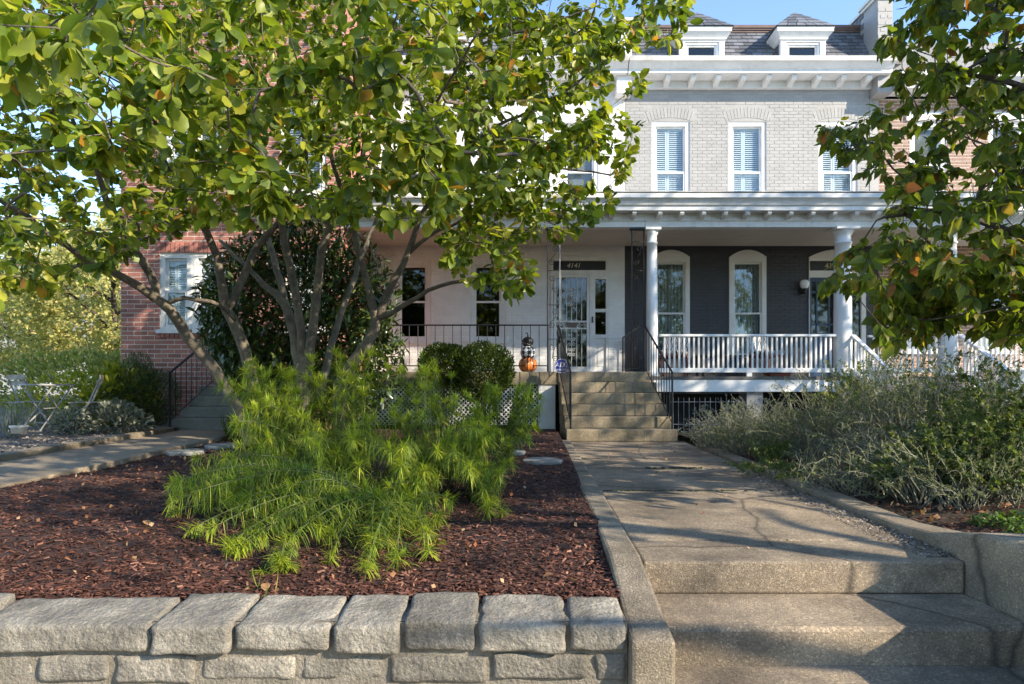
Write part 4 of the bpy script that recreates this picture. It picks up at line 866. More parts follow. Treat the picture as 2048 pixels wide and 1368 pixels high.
for j in range(3):
    for i in range(n):
        a = 2 * math.pi * (i + .12) / n; e = (-.76, 0, .76)[j]; pts = []
        for da, de in ((-.5, 0), (-.25, -.19), (0, -.38), (.25, -.19), (.5, 0), (.25, .19), (0, .38), (-.25, .19)):
            aa = a + da * 2 * math.pi / n * .98; ee = e + de * .98; r_ = .1465 * max(.1, math.cos(min(1.35, abs(ee)))) ** .75; pts.append((cx + r_ * math.cos(aa), cy + r_ * math.sin(aa), 1.56 + .1235 * math.sin(ee)))
        r_ = .1475 * math.cos(e) ** .75; c_ = (cx + r_ * math.cos(a), cy + r_ * math.sin(a), 1.56 + .1235 * math.sin(e))
        dm_.add([c_] + pts, [(0, 1 + k, 1 + (k + 1) % 8) for k in range(8)])
obj('black_diamonds', dm_, 'black', o2)
o3 = pump('black_pumpkin', 1.67 + .095, .112, .098, 'black', pk, 7, .05)
obj('stem', MB().tube([(cx, cy, 1.85), (cx, cy - .005, 1.90), (cx - .012, cy - .008, 1.935), (cx - .032, cy - .008, 1.945), (cx - .045, cy - .008, 1.925)], [.016, .012, .011, .010, .009], 7), 'black', o3, True)
dt = MB()
for k in range(26):
    a = k * 2.4; e = -.95 + 1.9 * ((k * .618) % 1); r_ = .110 * math.cos(e) ** .75; c_ = Vector((cx + r_ * math.cos(a), cy + r_ * math.sin(a), 1.765 + .098 * math.sin(e)))
    dt.lathe([(.001, c_.z - .007), (.007, c_.z), (.001, c_.z + .007)], c_.x, c_.y, 8)
obj('dots', dt, 'signwhite', o3)
# yard sign
ys = thing('yard_sign', 'blue octagonal security sign on a thin black stake by the iron post', 'sign', (.84, 11.95, 0))
sx, sy, sz = .915, 11.82, 1.29; oc = lambda r: [(sx + r * math.cos(math.pi / 8 + k * math.pi / 4), sz + r * math.sin(math.pi / 8 + k * math.pi / 4)) for k in range(8)]
pl = obj('sign_plate', MB().exty(oc(.145), sy, sy + .006), 'signblue', ys); ring = MB(); A_, B_ = oc(.136), oc(.127)
for k in range(8): ring.quad((*A_[k][:1], sy - .002, A_[k][1]), (A_[(k + 1) % 8][0], sy - .002, A_[(k + 1) % 8][1]), (B_[(k + 1) % 8][0], sy - .002, B_[(k + 1) % 8][1]), (B_[k][0], sy - .002, B_[k][1]))
obj('white_outline', ring, 'signwhite', pl); text_mesh('sign_lettering', 'ADT', .125, (sx, sy - .003, sz + .015), 'signwhite', pl, .001, .15); box('underline', sx - .085, sx + .085, sy - .003, sy - .001, sz - .068, sz - .056, 'signwhite', pl); box('underline', sx - .06, sx + .06, sy - .003, sy - .001, sz - .09, sz - .082, 'signwhite', pl)
obj('stake', MB().tube([(sx, sy + .012, .8), (sx, sy + .012, 1.4)], .006, 5), 'iron', ys); obj('stake_hook', MB().tube([(sx - .06, sy + .012, 1.88), (sx - .05, sy + .012, 1.4), (sx, sy + .012, 1.12)], .004, 5), 'iron', ys)
obj('hanging_lantern', MB().lathe([(.004, 1.70), (.03, 1.72), (.036, 1.78), (.012, 1.84), (.004, 1.86)], sx - .045, sy + .012, 10), 'black', ys, True)
# porch chairs and boxes behind the balustrade
def porch_chair(x, y, rz, lab):
    t = thing('porch_chair', lab, 'chair', (x, y, 1.10), 'chairs on the grey porch'); R = Matrix.Translation((x, y, 1.10)) @ Matrix.Rotation(rz, 4, 'Z')
    def part(nm, mb, mat, bev=0): mb.v = [tuple(R @ Vector(v)) for v in mb.v]; obj(nm, mb, mat, t, False, bev)
    part('seat', MB().box(-.26, .26, -.25, .25, .40, .44), 'terracotta', .01); part('cushion', MB().box(-.25, .25, -.24, .20, .441, .53), 'zebra', .035)
    part('backrest', MB().add([(-.26, .22, .44), (.26, .22, .44), (.26, .27, .44), (-.26, .27, .44), (-.26, .33, .86), (.26, .33, .86), (.26, .37, .86), (-.26, .37, .86)], [(0, 3, 2, 1), (4, 5, 6, 7), (0, 1, 5, 4), (1, 2, 6, 5), (2, 3, 7, 6), (3, 0, 4, 7)]), 'zebra', .02)
    for a, b_ in ((-.22, -.2), (.22, -.2), (-.22, .22), (.22, .22)): part('leg', MB().tube([(a * 1.15, b_ * 1.15, 0), (a, b_, .4)], .02, 6), 'terracotta')
porch_chair(3.25, 12.95, -.4, 'zebra print cushioned porch chair next to the thin column'); porch_chair(5.15, 13.0, .3, 'zebra print cushioned porch chair near the middle porch window')
pt2 = thing('porch_table', 'low dark slatted table between the two zebra print chairs', 'table', (4.2, 13.0, 1.1)); box('table_top', 3.75, 4.65, 12.75, 13.25, 1.5, 1.54, paint('dark_wood', (.05, .03, .02), .5), pt2, .008)
for a, b_ in ((3.8, 12.8), (4.6, 12.8), (3.8, 13.2), (4.6, 13.2)): box('leg', a - .02, a + .02, b_ - .02, b_ + .02, 1.10, 1.499, bpy.data.materials['dark_wood'], pt2)
bx2 = thing('storage_box', 'red wooden box lying under the white balustrade', 'box', (5.0, 12.5, 1.1)); box('crate_body', 4.95, 5.35, 12.35, 12.6, 1.10, 1.17, 'terracotta', bx2, .01); box('lid', 4.94, 5.36, 12.34, 12.61, 1.171, 1.19, 'terracotta', bx2, .006)
# bistro set
def bistro_chair(x, y, z, rz, lab):
    t = thing('folding_chair', lab, 'chair', (x, y, z), 'folding chairs on the gravel'); R = Matrix.Translation((x, y, z)) @ Matrix.Rotation(rz, 4, 'Z')
    def part(nm, mb, mat): mb.v = [tuple(R @ Vector(v)) for v in mb.v]; obj(nm, mb, mat, t)
    for s_ in (-1, 1):
        part('leg', MB().tube([(s_ * .2, -.26, 0), (s_ * .2, .05, .44), (s_ * .2, .20, .82)], .013, 4), 'steelgrey'); part('leg', MB().tube([(s_ * .18, .26, 0), (s_ * .18, -.18, .44)], .013, 4), 'steelgrey')
    for k in range(6): part('seat_slat', MB().box(-.21, .21, -.2 + k * .068, -.145 + k * .068, .44, .455), 'woodgrey')
    for k in range(2): part('back_slat', MB().box(-.23, .23, .145 + k * .04, .163 + k * .04, .70 + k * .085, .77 + k * .085), 'woodgrey')
    part('cross_rail', MB().tube([(-.2, -.17, .12), (.2, -.17, .12)], .008, 4), 'steelgrey')
zy = .23
bistro_chair(-7.30, 9.75, zy, math.radians(155), 'weathered folding slat chair facing the small table beside the white pot'); bistro_chair(-6.35, 9.6, zy, math.radians(-62), 'weathered folding slat chair turned sideways near the yellow-green shrub')
bt = thing('bistro_table', 'round grey folding bistro table between the two slat chairs', 'table', (-6.82, 9.45, zy))
obj('table_top', MB().lathe([(.001, zy + .695), (.33, zy + .695), (.335, zy + .70), (.335, zy + .715), (.33, zy + .72), (.001, zy + .72)], -6.82, 9.45, 28), 'steelgrey', bt)
for s_ in (-1, 1):
    for q in (-1, 1): obj('leg', MB().tube([(-6.82 - q * .27, 9.45 + s_ * .2, zy), (-6.82 + q * .22, 9.45 + s_ * .2, zy + .69)], .012, 4), 'steelgrey', bt)
obj('stretcher', MB().tube([(-6.82, 9.25, zy + .36), (-6.82, 9.65, zy + .36)], .009, 4), 'steelgrey', bt)
wp = thing('plant_pot', 'small white plastic pot with a thin dry plant on the gravel', 'pot', tuple(P(38, 866, 8.55))); q = P(38, 866, 8.55)
obj('pot', MB().lathe([(.085, q[2]), (.092, q[2] + .07), (.105, q[2] + .072), (.108, q[2] + .10), (.095, q[2] + .10), (.09, q[2] + .09), (.001, q[2] + .09)], q[0], q[1], 22), 'pot', wp, True)
st = MB(); rp = random.Random(8)
for k in range(9): a = rp.uniform(0, 6.28); st.tube([(q[0], q[1], q[2] + .08), (q[0] + .03 * math.cos(a), q[1] + .03 * math.sin(a), q[2] + .2), (q[0] + .09 * math.cos(a), q[1] + .09 * math.sin(a), q[2] + rp.uniform(.25, .36))], .003, 4)
obj('stems', st, 'silverstem', wp)
fsn = thing('far_sign', 'distant red and white sign on a pale post behind the folding chairs', 'sign', (-24.5, 32, 0)); q = P(27, 742, 32)
box('sign_board', q[0] - .45, q[0] + .2, 32, 32.05, q[2] - .35, q[2] + .3, 'signred', fsn); box('white_band', q[0] - .45, q[0] + .2, 31.99, 31.999, q[2] - .02, q[2] + .1, 'signwhite', fsn); box('post', q[0] + .1, q[0] + .22, 31.9, 31.985, .2, q[2] + .5, 'signwhite', fsn)
fb = thing('far_building', 'distant white sided building seen through the trees behind the gravel yard', 'building', (-36, 52, 0))
box('wall', -52, -24, 50, 60, 0, 7.5, 'siding', fb); obj('roof', MB().extx([(49, 7.5), (61, 7.5), (55, 10.5)], -53, -23), 'farroof', fb)
for k in range(6):
    for z in (1.2, 4.4): w_ = box('window', -50 + k * 4.4, -48.6 + k * 4.4, 49.95, 49.99, z, z + 1.9, 'dark', fb); box('frame', -50.1 + k * 4.4, -48.5 + k * 4.4, 49.96, 49.995, z - .12, z - .01, 'white', w_)
# ================================================================ TREES
def grow(limbs, tips, tip_r=.0035, gap=.16, power=2.25, up=0.15, seed=1, wig=.035):
    """limbs: polylines [(x,y,z,r)...]; tips: points to reach. Returns nodes, parents, radii, tip chains"""
    r = np.random.RandomState(seed); pos = []; par = []; fixed = []
    for L in limbs:
        L = np.array(L, float); start = -1
        if pos and np.min(np.linalg.norm(np.array(pos) - L[0, :3], axis=1)) < .12: start = int(np.argmin(np.linalg.norm(np.array(pos) - L[0, :3], axis=1)))
        # Catmull-Rom through the traced points
        Q = np.vstack([L[0] * 2 - L[1], L, L[-1] * 2 - L[-2]]); prev = start; ph = r.uniform(0, 6, 3)
        for i in range(1, len(Q) - 2):
            d = np.linalg.norm(Q[i + 1, :3] - Q[i, :3]); n = max(2, int(d / gap))
            for k in range(n):
                t = k / n; p = .5 * ((2 * Q[i]) + (-Q[i - 1] + Q[i + 1]) * t + (2 * Q[i - 1] - 5 * Q[i] + 4 * Q[i + 1] - Q[i + 2]) * t * t + (-Q[i - 1] + 3 * Q[i] - 3 * Q[i + 1] + Q[i + 2]) * t ** 3)
                if i == 1 and k == 0 and start >= 0: continue
                pos.append(p[:3] + r.normal(0, .008, 3)); par.append(prev); fixed.append(max(.004, p[3])); prev = len(pos) - 1
        pos.append(Q[-2, :3]); par.append(prev); fixed.append(max(.004, Q[-2, 3]))
    nl = len(pos); cap = nl + len(tips) * 14; PA = np.zeros((cap, 3)); PA[:nl] = pos; n = nl; ends = []
    d0 = np.array([np.min(np.linalg.norm(PA[:nl] - t, axis=1)) for t in tips])
    for ti in np.argsort(d0):
        t = tips[ti]; dd = np.linalg.norm(PA[:n] - t, axis=1)
        dd = dd + np.maximum(0, PA[:n, 2] - t[2]) * .5
        b_ = int(np.argmin(dd)); a = PA[b_].copy(); dist = np.linalg.norm(t - a)
        if dist > 2.6: continue
        m_ = int(np.clip(dist / gap, 2, 13)); pb = par[b_] if b_ < len(par) and par[b_] >= 0 else b_
        dirp = unit(a - PA[pb]) if pb != b_ else np.array((0, 0, 1.)); c = a + (dirp * .35 + np.array((0, 0, up)) + r.normal(0, .15, 3)) * dist * .5
        prev = b_; chain = [b_]
        for k in range(1, m_ + 1):
            s_ = k / m_; p = (1 - s_) ** 2 * a + 2 * s_ * (1 - s_) * c + s_ * s_ * t + (r.normal(0, wig, 3) * gap * 1.5 if k < m_ else 0)
            PA[n] = p; par.append(prev); fixed.append(0); prev = n; chain.append(n); n += 1
        ends.append(chain)
    rad = np.zeros(n); acc = np.zeros(n); kids = [[] for _ in range(n)]
    for i in range(n):
        if par[i] >= 0: kids[par[i]].append(i)
    for i in sorted(range(nl, n), reverse=True):
        v = acc[i] ** (1 / power) if acc[i] > 0 else tip_r
        rad[i] = v
        if par[i] >= nl: acc[par[i]] += v ** power
    for i in range(nl): rad[i] = fixed[i]
    for i in range(nl, n):
        if par[i] < nl: rad[i] = min(rad[i], rad[par[i]] * .75 + .001)
    return PA[:n], par, rad, ends, kids, nl
def wood(name, PA, par, rad, kids, mat, parent, thick=.02):
    mb = MB(); roots = [i for i in range(len(PA)) if par[i] < 0]; stack = [(r_, None) for r_ in roots]
    while stack:
        i, pre = stack.pop(); ch = ([pre] if pre is not None else []) + [i]
        while kids[i]:
            ks = sorted(kids[i], key=lambda k: -rad[k]); stack += [(k, i) for k in ks[1:]]; i = ks[0]; ch.append(i)
        if len(ch) > 1:
            rr = [rad[k] for k in ch]
            if pre is not None: rr[0] = min(rr[0], rr[1] * 1.15)
            mb.tube([PA[k] for k in ch], rr, 9 if max(rr) > thick else 5 if max(rr) > .008 else 4)
    return obj(name, mb, mat, parent, True)
def leaves_on(ends, PA, per, size, droop=.35, spread=.8, tail=.5, seed=1, up=1.0, petiole=.2):
    r = np.random.RandomState(seed); pos = []; fw = []; nm = []; sz = []
    for ch in ends:
        pts = PA[ch]; L = len(ch); n = r.poisson(per)
        for k in range(n):
            u = 1 - r.beta(1, 2.2) * tail if r.rand() > .15 else 1; x = u * (L - 1); i = min(int(x), L - 2); f_ = x - i
            p = pts[i] * (1 - f_) + pts[i + 1] * f_; d = unit(pts[i + 1] - pts[i])
            side = r.normal(0, 1, 3); side[2] *= .55; side = unit(side - d * side.dot(d) * .6)
            fd = unit(d * r.uniform(.1, .8) + side * spread + np.array((0, 0, -droop * r.uniform(.3, 1.6))))
            s_ = size * r.uniform(.45, 1.3)
            pos.append(p + fd * s_ * petiole); fw.append(fd); sz.append(s_); nm.append(np.array((.1, -.15, up)) + r.normal(0, .75, 3))
    return np.array(pos), np.array(fw), np.array(nm), np.array(sz)
def foliage(parent, tpl, pos, fw, nm, sz, mat, nobj=300, name='leaf'):
    R = frames(fw, nm); order = np.arange(len(pos))
    if nobj:
        d = np.linalg.norm(pos - np.array((0, 0, EYE)), axis=1); px = pos[:, 0] / np.maximum(pos[:, 1], .1) * F + 1024; py = HZ - (pos[:, 2] - EYE) / np.maximum(pos[:, 1], .1) * F
        vis = (px > 0) & (px < 2048) & (py > 0) & (py < 1368); key = np.where(vis, d / sz, 1e6); order = np.argsort(key)
        me = fastmesh(name, tpl[0], tpl[1]); me.materials.append(mat); me.polygons.foreach_set('use_smooth', [True] * len(me.polygons))
        ms_ = [me]
        for q in range(7):                        # Random Per Island needs distinct meshes: a few shape variants
            v = tpl[0].copy(); v[:, 0] *= RS.uniform(.85, 1.2); v[:, 2] *= RS.uniform(.3, 2.0); v[:, 2] += np.sin(v[:, 1] * 5 + q) * .03
            m2 = fastmesh(name, v, tpl[1]); m2.materials.append(mat); m2.polygons.foreach_set('use_smooth', [True] * len(m2.polygons)); ms_.append(m2)
        for k, i in enumerate(order[:nobj]):
            o = bpy.data.objects.new(name, ms_[k % 8]); put(o, parent)
            mt = Matrix([[R[i][a][b_] * sz[i] for b_ in range(3)] + [pos[i][a]] for a in range(3)] + [[0, 0, 0, 1]]); o.matrix_basis = mt
        order = order[nobj:]
    no = len(order); s3 = sz[order][:, None] * np.stack([RS.uniform(.75, 1.18, no), np.ones(no), RS.uniform(-.4, 2.4, no)], -1)
    V, Fc = scatter(tpl[0], tpl[1], pos[order], R[order], s3); me = fastmesh('foliage', V, Fc)
    me.polygons.foreach_set('use_smooth', [True] * len(me.polygons))
    return obj('foliage', me, mat, parent, kind='stuff')
def poly_in(px, py, poly):
    n = len(poly); c = np.zeros(len(px), bool); j = n - 1
    for i in range(n):
        xi, yi = poly[i]; xj, yj = poly[j]
        c ^= ((yi > py) != (yj > py)) & (px < (xj - xi) * (py - yi) / (yj - yi + 1e-9) + xi); j = i
    return c
def sample_poly(poly, n, r):
    xs = [p[0] for p in poly]; ys_ = [p[1] for p in poly]; out = []
    while len(out) < n:
        a = r.uniform(min(xs), max(xs), n); b_ = r.uniform(min(ys_), max(ys_), n); k = poly_in(a, b_, poly); out += list(zip(a[k], b_[k]))
    return np.array(out[:n])
def limb(D0, *pts):                               # traced (px, py, dD, width_px) -> 3D with radius
    L = []
    for px, py, dD, w_ in pts: D = D0 + dD; p = P(px, py, D); L.append((*p, w_ * D / F / 2 * .61))
    return L
# ---- the multi-stemmed magnolia
DM = 8.3
mag = thing('magnolia_tree', 'multi-stemmed spreading tree with lichened bark and broad yellow-green leaves in the mulch bed', 'tree', tuple(P(560, 890, DM)))
limbs = [limb(DM, (500, 890, -.1, 44), (478, 820, -.1, 38), (428, 738, -.15, 36), (378, 677, -.3, 36), (343, 622, -.5, 34), (310, 592, -.6, 32), (240, 550, -.9, 25), (155, 508, -1.3, 20), (55, 437, -1.9, 15), (-60, 360, -2.4, 10)),
         limb(DM, (318, 597, -.58, 30), (300, 550, -.6, 28), (258, 482, -.9, 25), (225, 430, -1.2, 22), (190, 330, -1.6, 16), (120, 200, -2.2, 11), (40, 120, -2.8, 8)),
         limb(DM, (330, 590, -.58, 14), (400, 600, -.5, 13), (440, 610, -.3, 13), (470, 640, 0, 12)),
         limb(DM, (515, 880, .2, 42), (500, 740, .2, 38), (470, 650, .2, 36), (452, 620, .2, 34), (440, 540, .1, 27), (415, 465, -.1, 24), (370, 400, -.4, 20), (320, 300, -.9, 15), (300, 200, -1.4, 11), (230, 60, -2.2, 8)),
         limb(DM, (455, 625, .2, 28), (490, 545, .3, 25), (515, 490, .3, 23), (560, 440, .1, 20), (610, 350, -.3, 16), (600, 240, -.8, 12), (560, 120, -1.4, 9), (520, 0, -2.0, 7)),
         limb(DM, (600, 890, .3, 50), (608, 780, .3, 46), (595, 700, .35, 38), (570, 610, .4, 28), (530, 570, .5, 20), (500, 540, .6, 15), (440, 480, .9, 11)),
         limb(DM, (606, 790, .3, 40), (590, 690, .5, 27), (560, 560, .8, 22), (520, 430, 1.1, 17), (470, 320, 1.4, 13), (440, 180, 1.6, 10), (420, 20, 1.6, 8)),
         limb(DM, (608, 770, .3, 40), (600, 640, .3, 28), (575, 510, .2, 25), (560, 430, 0, 21), (520, 330, -.4, 16), (480, 200, -1.0, 12), (430, 90, -1.6, 9)),
         limb(DM, (612, 770, .3, 38), (628, 640, .2, 29), (645, 500, .1, 26), (672, 430, 0, 22), (720, 340, -.2, 18), (735, 230, -.6, 14), (760, 120, -1.0, 11), (800, 20, -1.5, 8)),
         limb(DM, (690, 880, .5, 46), (680, 770, .5, 44), (735, 690, .4, 36), (752, 640, .4, 34), (735, 570, .3, 24), (710, 480, .2, 20), (690, 400, 0, 17), (660, 300, -.4, 13), (650, 160, -.9, 10), (690, 20, -1.4, 8)),
         limb(DM, (752, 640, .4, 30), (790, 560, .3, 23), (815, 510, .2, 21), (835, 450, .1, 18), (880, 370, -.2, 15), (940, 290, -.5, 12), (1040, 230, -.8, 10), (1150, 170, -1.0, 8), (1280, 60, -1.2, 6)),
         limb(DM, (760, 645, .4, 20), (810, 610, .2, 17), (858, 580, 0, 14), (905, 565, -.2, 12), (960, 565, -.5, 10), (1010, 572, -.8, 8), (1045, 565, -1.0, 6)),
         limb(DM, (815, 510, .2, 15), (860, 470, .1, 12), (950, 430, -.2, 10), (1040, 420, -.5, 8), (1110, 450, -.8, 6)),
         limb(DM, (880, 370, -.2, 12), (960, 370, -.3, 11), (1050, 330, -.5, 9), (1150, 340, -.7, 7), (1220, 350, -.8, 5)),
         limb(DM, (672, 430, 0, 16), (770, 370, -.7, 13), (830, 280, -1.5, 11), (900, 160, -2.3, 9), (960, 60, -2.9, 7)),
         limb(DM, (640, 800, .5, 30), (660, 700, .8, 24), (700, 580, 1.1, 18), (740, 470, 1.5, 14), (800, 340, 1.8, 11), (860, 200, 1.9, 8)),
         limb(DM, (735, 230, -.6, 12), (840, 150, -.8, 10), (960, 90, -1.0, 9), (1080, 50, -1.3, 7), (1200, 10, -1.5, 5))]
crown = [(-400, -420), (1330, -420), (1400, -60), (1380, 60), (1280, 110), (1290, 230), (1270, 350), (1235, 410), (1130, 465), (1075, 490), (1060, 590), (930, 570), (880, 500), (820, 470), (700, 440), (560, 420), (420, 440), (330, 470), (270, 490), (200, 550), (120, 580), (30, 590), (-400, 540)]
r = np.random.RandomState(21); tips = []
for (px, py) in sample_poly(crown, 3700, r):
    D = np.clip(r.normal(7.6, 1.7), 4.3, 11.0)
    if px > 900: D = np.clip(r.normal(7.3, .8), 5.8, 9.5)
    if px > 1180 and r.rand() < .45: continue
    if py < -40 and r.rand() < .45: continue
    if px < 240 and 150 < py < 560 and r.rand() < .35: continue
    if px > 1065 and py > 470: continue
    tips.append(P(px, py, D))
for (px, py, n, sp_, D) in ((330, 160, 16, 60, 3.9), (90, 60, 16, 80, 2.9), (440, 300, 14, 70, 4.2), (200, 270, 14, 70, 4.0), (510, 370, 8, 40, 4.4), (800, 110, 12, 80, 4.2), (790, 260, 14, 60, 4.6), (930, 290, 14, 70, 5.0), (1020, 360, 10, 60, 5.4), (600, 60, 10, 80, 4.4)):
    for k in range(n): tips.append(P(px + r.normal(0, sp_), py + r.normal(0, sp_ * .7), D + r.normal(0, .3)))
tips = np.array(tips)
PA, par, rad, ends, kids, nl = grow(limbs, tips, seed=3)
wood('trunk', PA, par, rad, kids, 'bark', mag)
a_ = leaves_on(ends, PA, 17.5, .115, seed=4, droop=.5)
foliage(mag, T_MAG, *a_, M['lf_mag'])
print('magnolia leaves', len(a_[0]))
# ---- the dogwood
dog = thing('dogwood_tree', 'dark green dogwood with drooping leaves tinged red, overhanging the silvery garden bed', 'tree', (4.75, 4.9, .3))
B0 = (4.75, 4.9)
limbs = [[(*B0, .15, .085), (4.72, 4.85, .9, .075), (4.7, 4.8, 1.5, .07), (4.78, 4.75, 2.3, .06), (4.85, 4.7, 3.2, .045), (4.8, 4.6, 4.3, .03), (4.8, 4.6, 5.2, .015)],
         [(4.7, 4.8, 1.5, .05), (4.2, 4.7, 1.75, .035), (3.6, 4.6, 2.0, .026), (3.0, 4.55, 2.15, .018), (2.6, 4.5, 2.1, .01)],
         [(4.78, 4.75, 2.3, .045), (4.2, 4.6, 2.7, .032), (3.6, 4.5, 3.0, .022), (3.1, 4.4, 3.05, .012)],
         [(4.72, 4.85, 1.1, .045), (4.2, 5.0, 1.3, .03), (3.6, 5.1, 1.45, .02), (3.1, 5.1, 1.5, .01)],
         [(4.85, 4.7, 3.2, .035), (4.2, 4.6, 3.8, .025), (3.6, 4.6, 4.2, .014)],
         [(4.78, 4.75, 2.3, .04), (5.2, 4.2, 2.8, .03), (5.8, 3.7, 3.2, .02), (6.3, 3.2, 3.4, .012)],
         [(4.78, 4.75, 2.0, .04), (5.4, 5.2, 2.4, .03), (6.2, 5.6, 2.9, .02)],
         [(4.85, 4.7, 3.0, .03), (4.9, 4.0, 3.4, .024), (4.8, 3.3, 3.6, .016), (4.6, 2.8, 3.6, .01)]]
dpoly = [(1790, -60), (2080, -420), (2500, -420), (2600, 600), (2200, 640), (2048, 640), (1960, 560), (1880, 600), (1770, 690), (1730, 660), (1790, 600), (1850, 540), (1800, 560), (1720, 570), (1650, 590), (1640, 530), (1730, 480), (1770, 420), (1740, 360), (1640, 300), (1620, 250), (1760, 220), (1770, 90)]
r = np.random.RandomState(5); tips = [P(px, py, np.clip(r.normal(4.6, .55), 3.6, 6.0)) for px, py in sample_poly(dpoly, 1150, r)]
tips += [P(px, py, np.clip(r.normal(4.7, .4), 3.9, 5.8)) for px, py in sample_poly([(1740, 570), (1850, 520), (2120, 480), (2120, 690), (1920, 660), (1760, 690)], 230, r)]
for k in range(240):                              # the side of the crown beyond the frame
    v = r.normal(0, 1, 3); v = v / np.linalg.norm(v) * r.uniform(.3, 1) ** .4; tips.append(np.array((5.4, 4.4, 3.2)) + v * np.array((2.1, 2.2, 1.9)))
tips = np.array([t for t in tips if t[2] > 1.2 or t[0] < 4.9])
PA, par, rad, ends, kids, nl = grow(limbs, tips, seed=9, up=.05, tip_r=.003)
wood('trunk', PA, par, rad, kids, 'bark2', dog)
a_ = leaves_on(ends, PA, 14, .086, seed=6, droop=.95, spread=.7); foliage(dog, T_DOG, *a_, M['lf_dog']); print('dogwood', len(a_[0]))
# ---- generic leafy tree for the distance and for the street behind the viewpoint
def leafy_tree(name, label, x, y, z0, h, cr, mat, leaf, n, seed, bark='bark2', group=None, low=.35, tip=260, trunk=.16):
    r = np.random.RandomState(seed); t = thing(name, label, 'tree', (x, y, z0), group)
    cz = z0 + h * (low + 1) / 2; rz = h * (1 - low) / 2; tr_ = trunk
    L = [[(x, y, z0 - .2, tr_), (x + .1, y, z0 + h * .25, tr_ * .8), (x - .05, y + .1, z0 + h * .55, tr_ * .5), (x, y, z0 + h * .9, .03)]]
    for k in range(7):
        a = k * 2.4 + seed; zz = z0 + h * (.22 + .07 * k); L.append([(x, y, zz, tr_ * .5), (x + cr * .45 * math.cos(a), y + cr * .45 * math.sin(a), zz + h * .14, tr_ * .28), (x + cr * .85 * math.cos(a), y + cr * .85 * math.sin(a), zz + h * .2, .02)])
    tp = []
    lobes = r.normal(0, 1, (9, 3)); lobes /= np.linalg.norm(lobes, axis=1)[:, None]
    for k in range(tip):
        v = r.normal(0, 1, 3); v /= np.linalg.norm(v); bump_ = .78 + .3 * max(0, np.max(lobes @ v) - .6) / .4
        tp.append(np.array((x, y, cz)) + v * np.array((cr, cr, rz)) * bump_ * r.uniform(.25, 1) ** .45)
    PA, par, rad, ends, kids, nl = grow(L, np.array(tp), gap=1.0, seed=seed, tip_r=.008)
    wood('trunk', PA, par, rad, kids, bark, t)
    a_ = leaves_on(ends, PA, n / tip, leaf, seed=seed, tail=.6, droop=.3)
    a_[0][:] += r.normal(0, leaf * .9, a_[0].shape); a_[2][:] = r.normal(0, 1, a_[2].shape) + np.array((.3, -.3, .5))
    foliage(t, T_SMALL, *a_, M[mat], 0); return t
leafy_tree('street_tree', 'leafy street tree across from the tan house shading the porches', 14.5, 5.0, -.6, 12.2, 4.6, 'lf_shade', .26, 5200, 31, low=.3)
leafy_tree('street_tree', 'leafy street tree at the curb shading the mulch bed', 6.9, .3, -.66, 8.7, 2.2, 'lf_shade', .19, 2100, 33, low=.57)
for k, x in enumerate((-17, -8.5, -1, 7, 15, 24)): leafy_tree('opposite_tree', 'leafy tree on the far side of the street, mirrored in the windows', x, -17 - 2 * (k % 2), -.8, 10 + k % 3, 4.8, 'lf_farg', .42, 3000, 80 + k, group='trees across the street', low=.12, tip=200)
BG = [(-15.5, 25, 8.0, 4.2, 'lf_far', 'yellow-green tree behind the folding chairs, nearest to the red brick house'), (-22.5, 30, 9.5, 5.0, 'lf_far', 'broad yellowing tree behind the gravel yard beside the far white building'), (-30, 33, 8.5, 4.8, 'lf_farg', 'green tree far behind the gravel yard, beyond the red sign'),
      (-18, 38, 7.5, 4.5, 'lf_farg', 'far green tree filling the gap beside the red brick corner')]
for k, (x, y, h, cr, mt, lab) in enumerate(BG): leafy_tree('background_tree', lab, x, y, .2, h, cr, mt, .17, 30000, 50 + k, group='trees behind the gravel yard', low=.06, tip=700)
# ================================================================ SHRUBS AND PLANTS
def mound(name, label, c, rad_, n, leaf, tpl, mat, cat='shrub', seed=1, out=.7, upw=.4, base=None, stems=10, width=1.0, group=None, shell_=.55, lob=.12, flat=.25, nobj=0, jit=.35):
    """clump of real leaves through an uneven ellipsoid, on stems rising from its foot"""
    r = np.random.RandomState(seed); c = np.array(c, float); rd = np.array(rad_, float); b0 = base if base is not None else c[2] - rd[2]
    t = thing(name, label, cat, (c[0], c[1], b0), group)
    v = unit(r.normal(0, 1, (n, 3))); lb = unit(r.normal(0, 1, (14, 3))); k = 1 - lob + 2.2 * lob * np.clip((np.max(v @ lb.T, axis=1) - .75) / .25, 0, 1)
    u = 1 - (1 - shell_) * r.beta(1, 2.0, n); pos = c + v * rd * (k * u)[:, None]; pos[:, 2] = np.maximum(pos[:, 2], b0 + .02)
    fw = unit(v * out + np.array((0, 0, upw)) + r.normal(0, jit, (n, 3))); nm = v * .4 + np.array((0, 0, 1)) + r.normal(0, .35, (n, 3))
    sz = leaf * r.uniform(.65, 1.2, n)
    tv = tpl[0].copy(); tv[:, 0] *= width
    foliage(t, (tv, tpl[1]), pos, fw, nm, sz, M[mat], nobj)
    st = MB()
    for q in range(stems):
        a = r.uniform(0, 6.28); e = c + np.array((math.cos(a), math.sin(a), r.uniform(-.2, .7))) * rd * .7; m_ = np.array((c[0] + .3 * (e[0] - c[0]), c[1] + .3 * (e[1] - c[1]), (b0 + e[2]) / 2)); s0 = (c[0] + .12 * rd[0] * math.cos(a), c[1] + .12 * rd[1] * math.sin(a), b0 - .05)
        st.tube([s0, m_, e], [.016, .011, .005], 5)
    obj('stems', st, 'bark2', t); return t
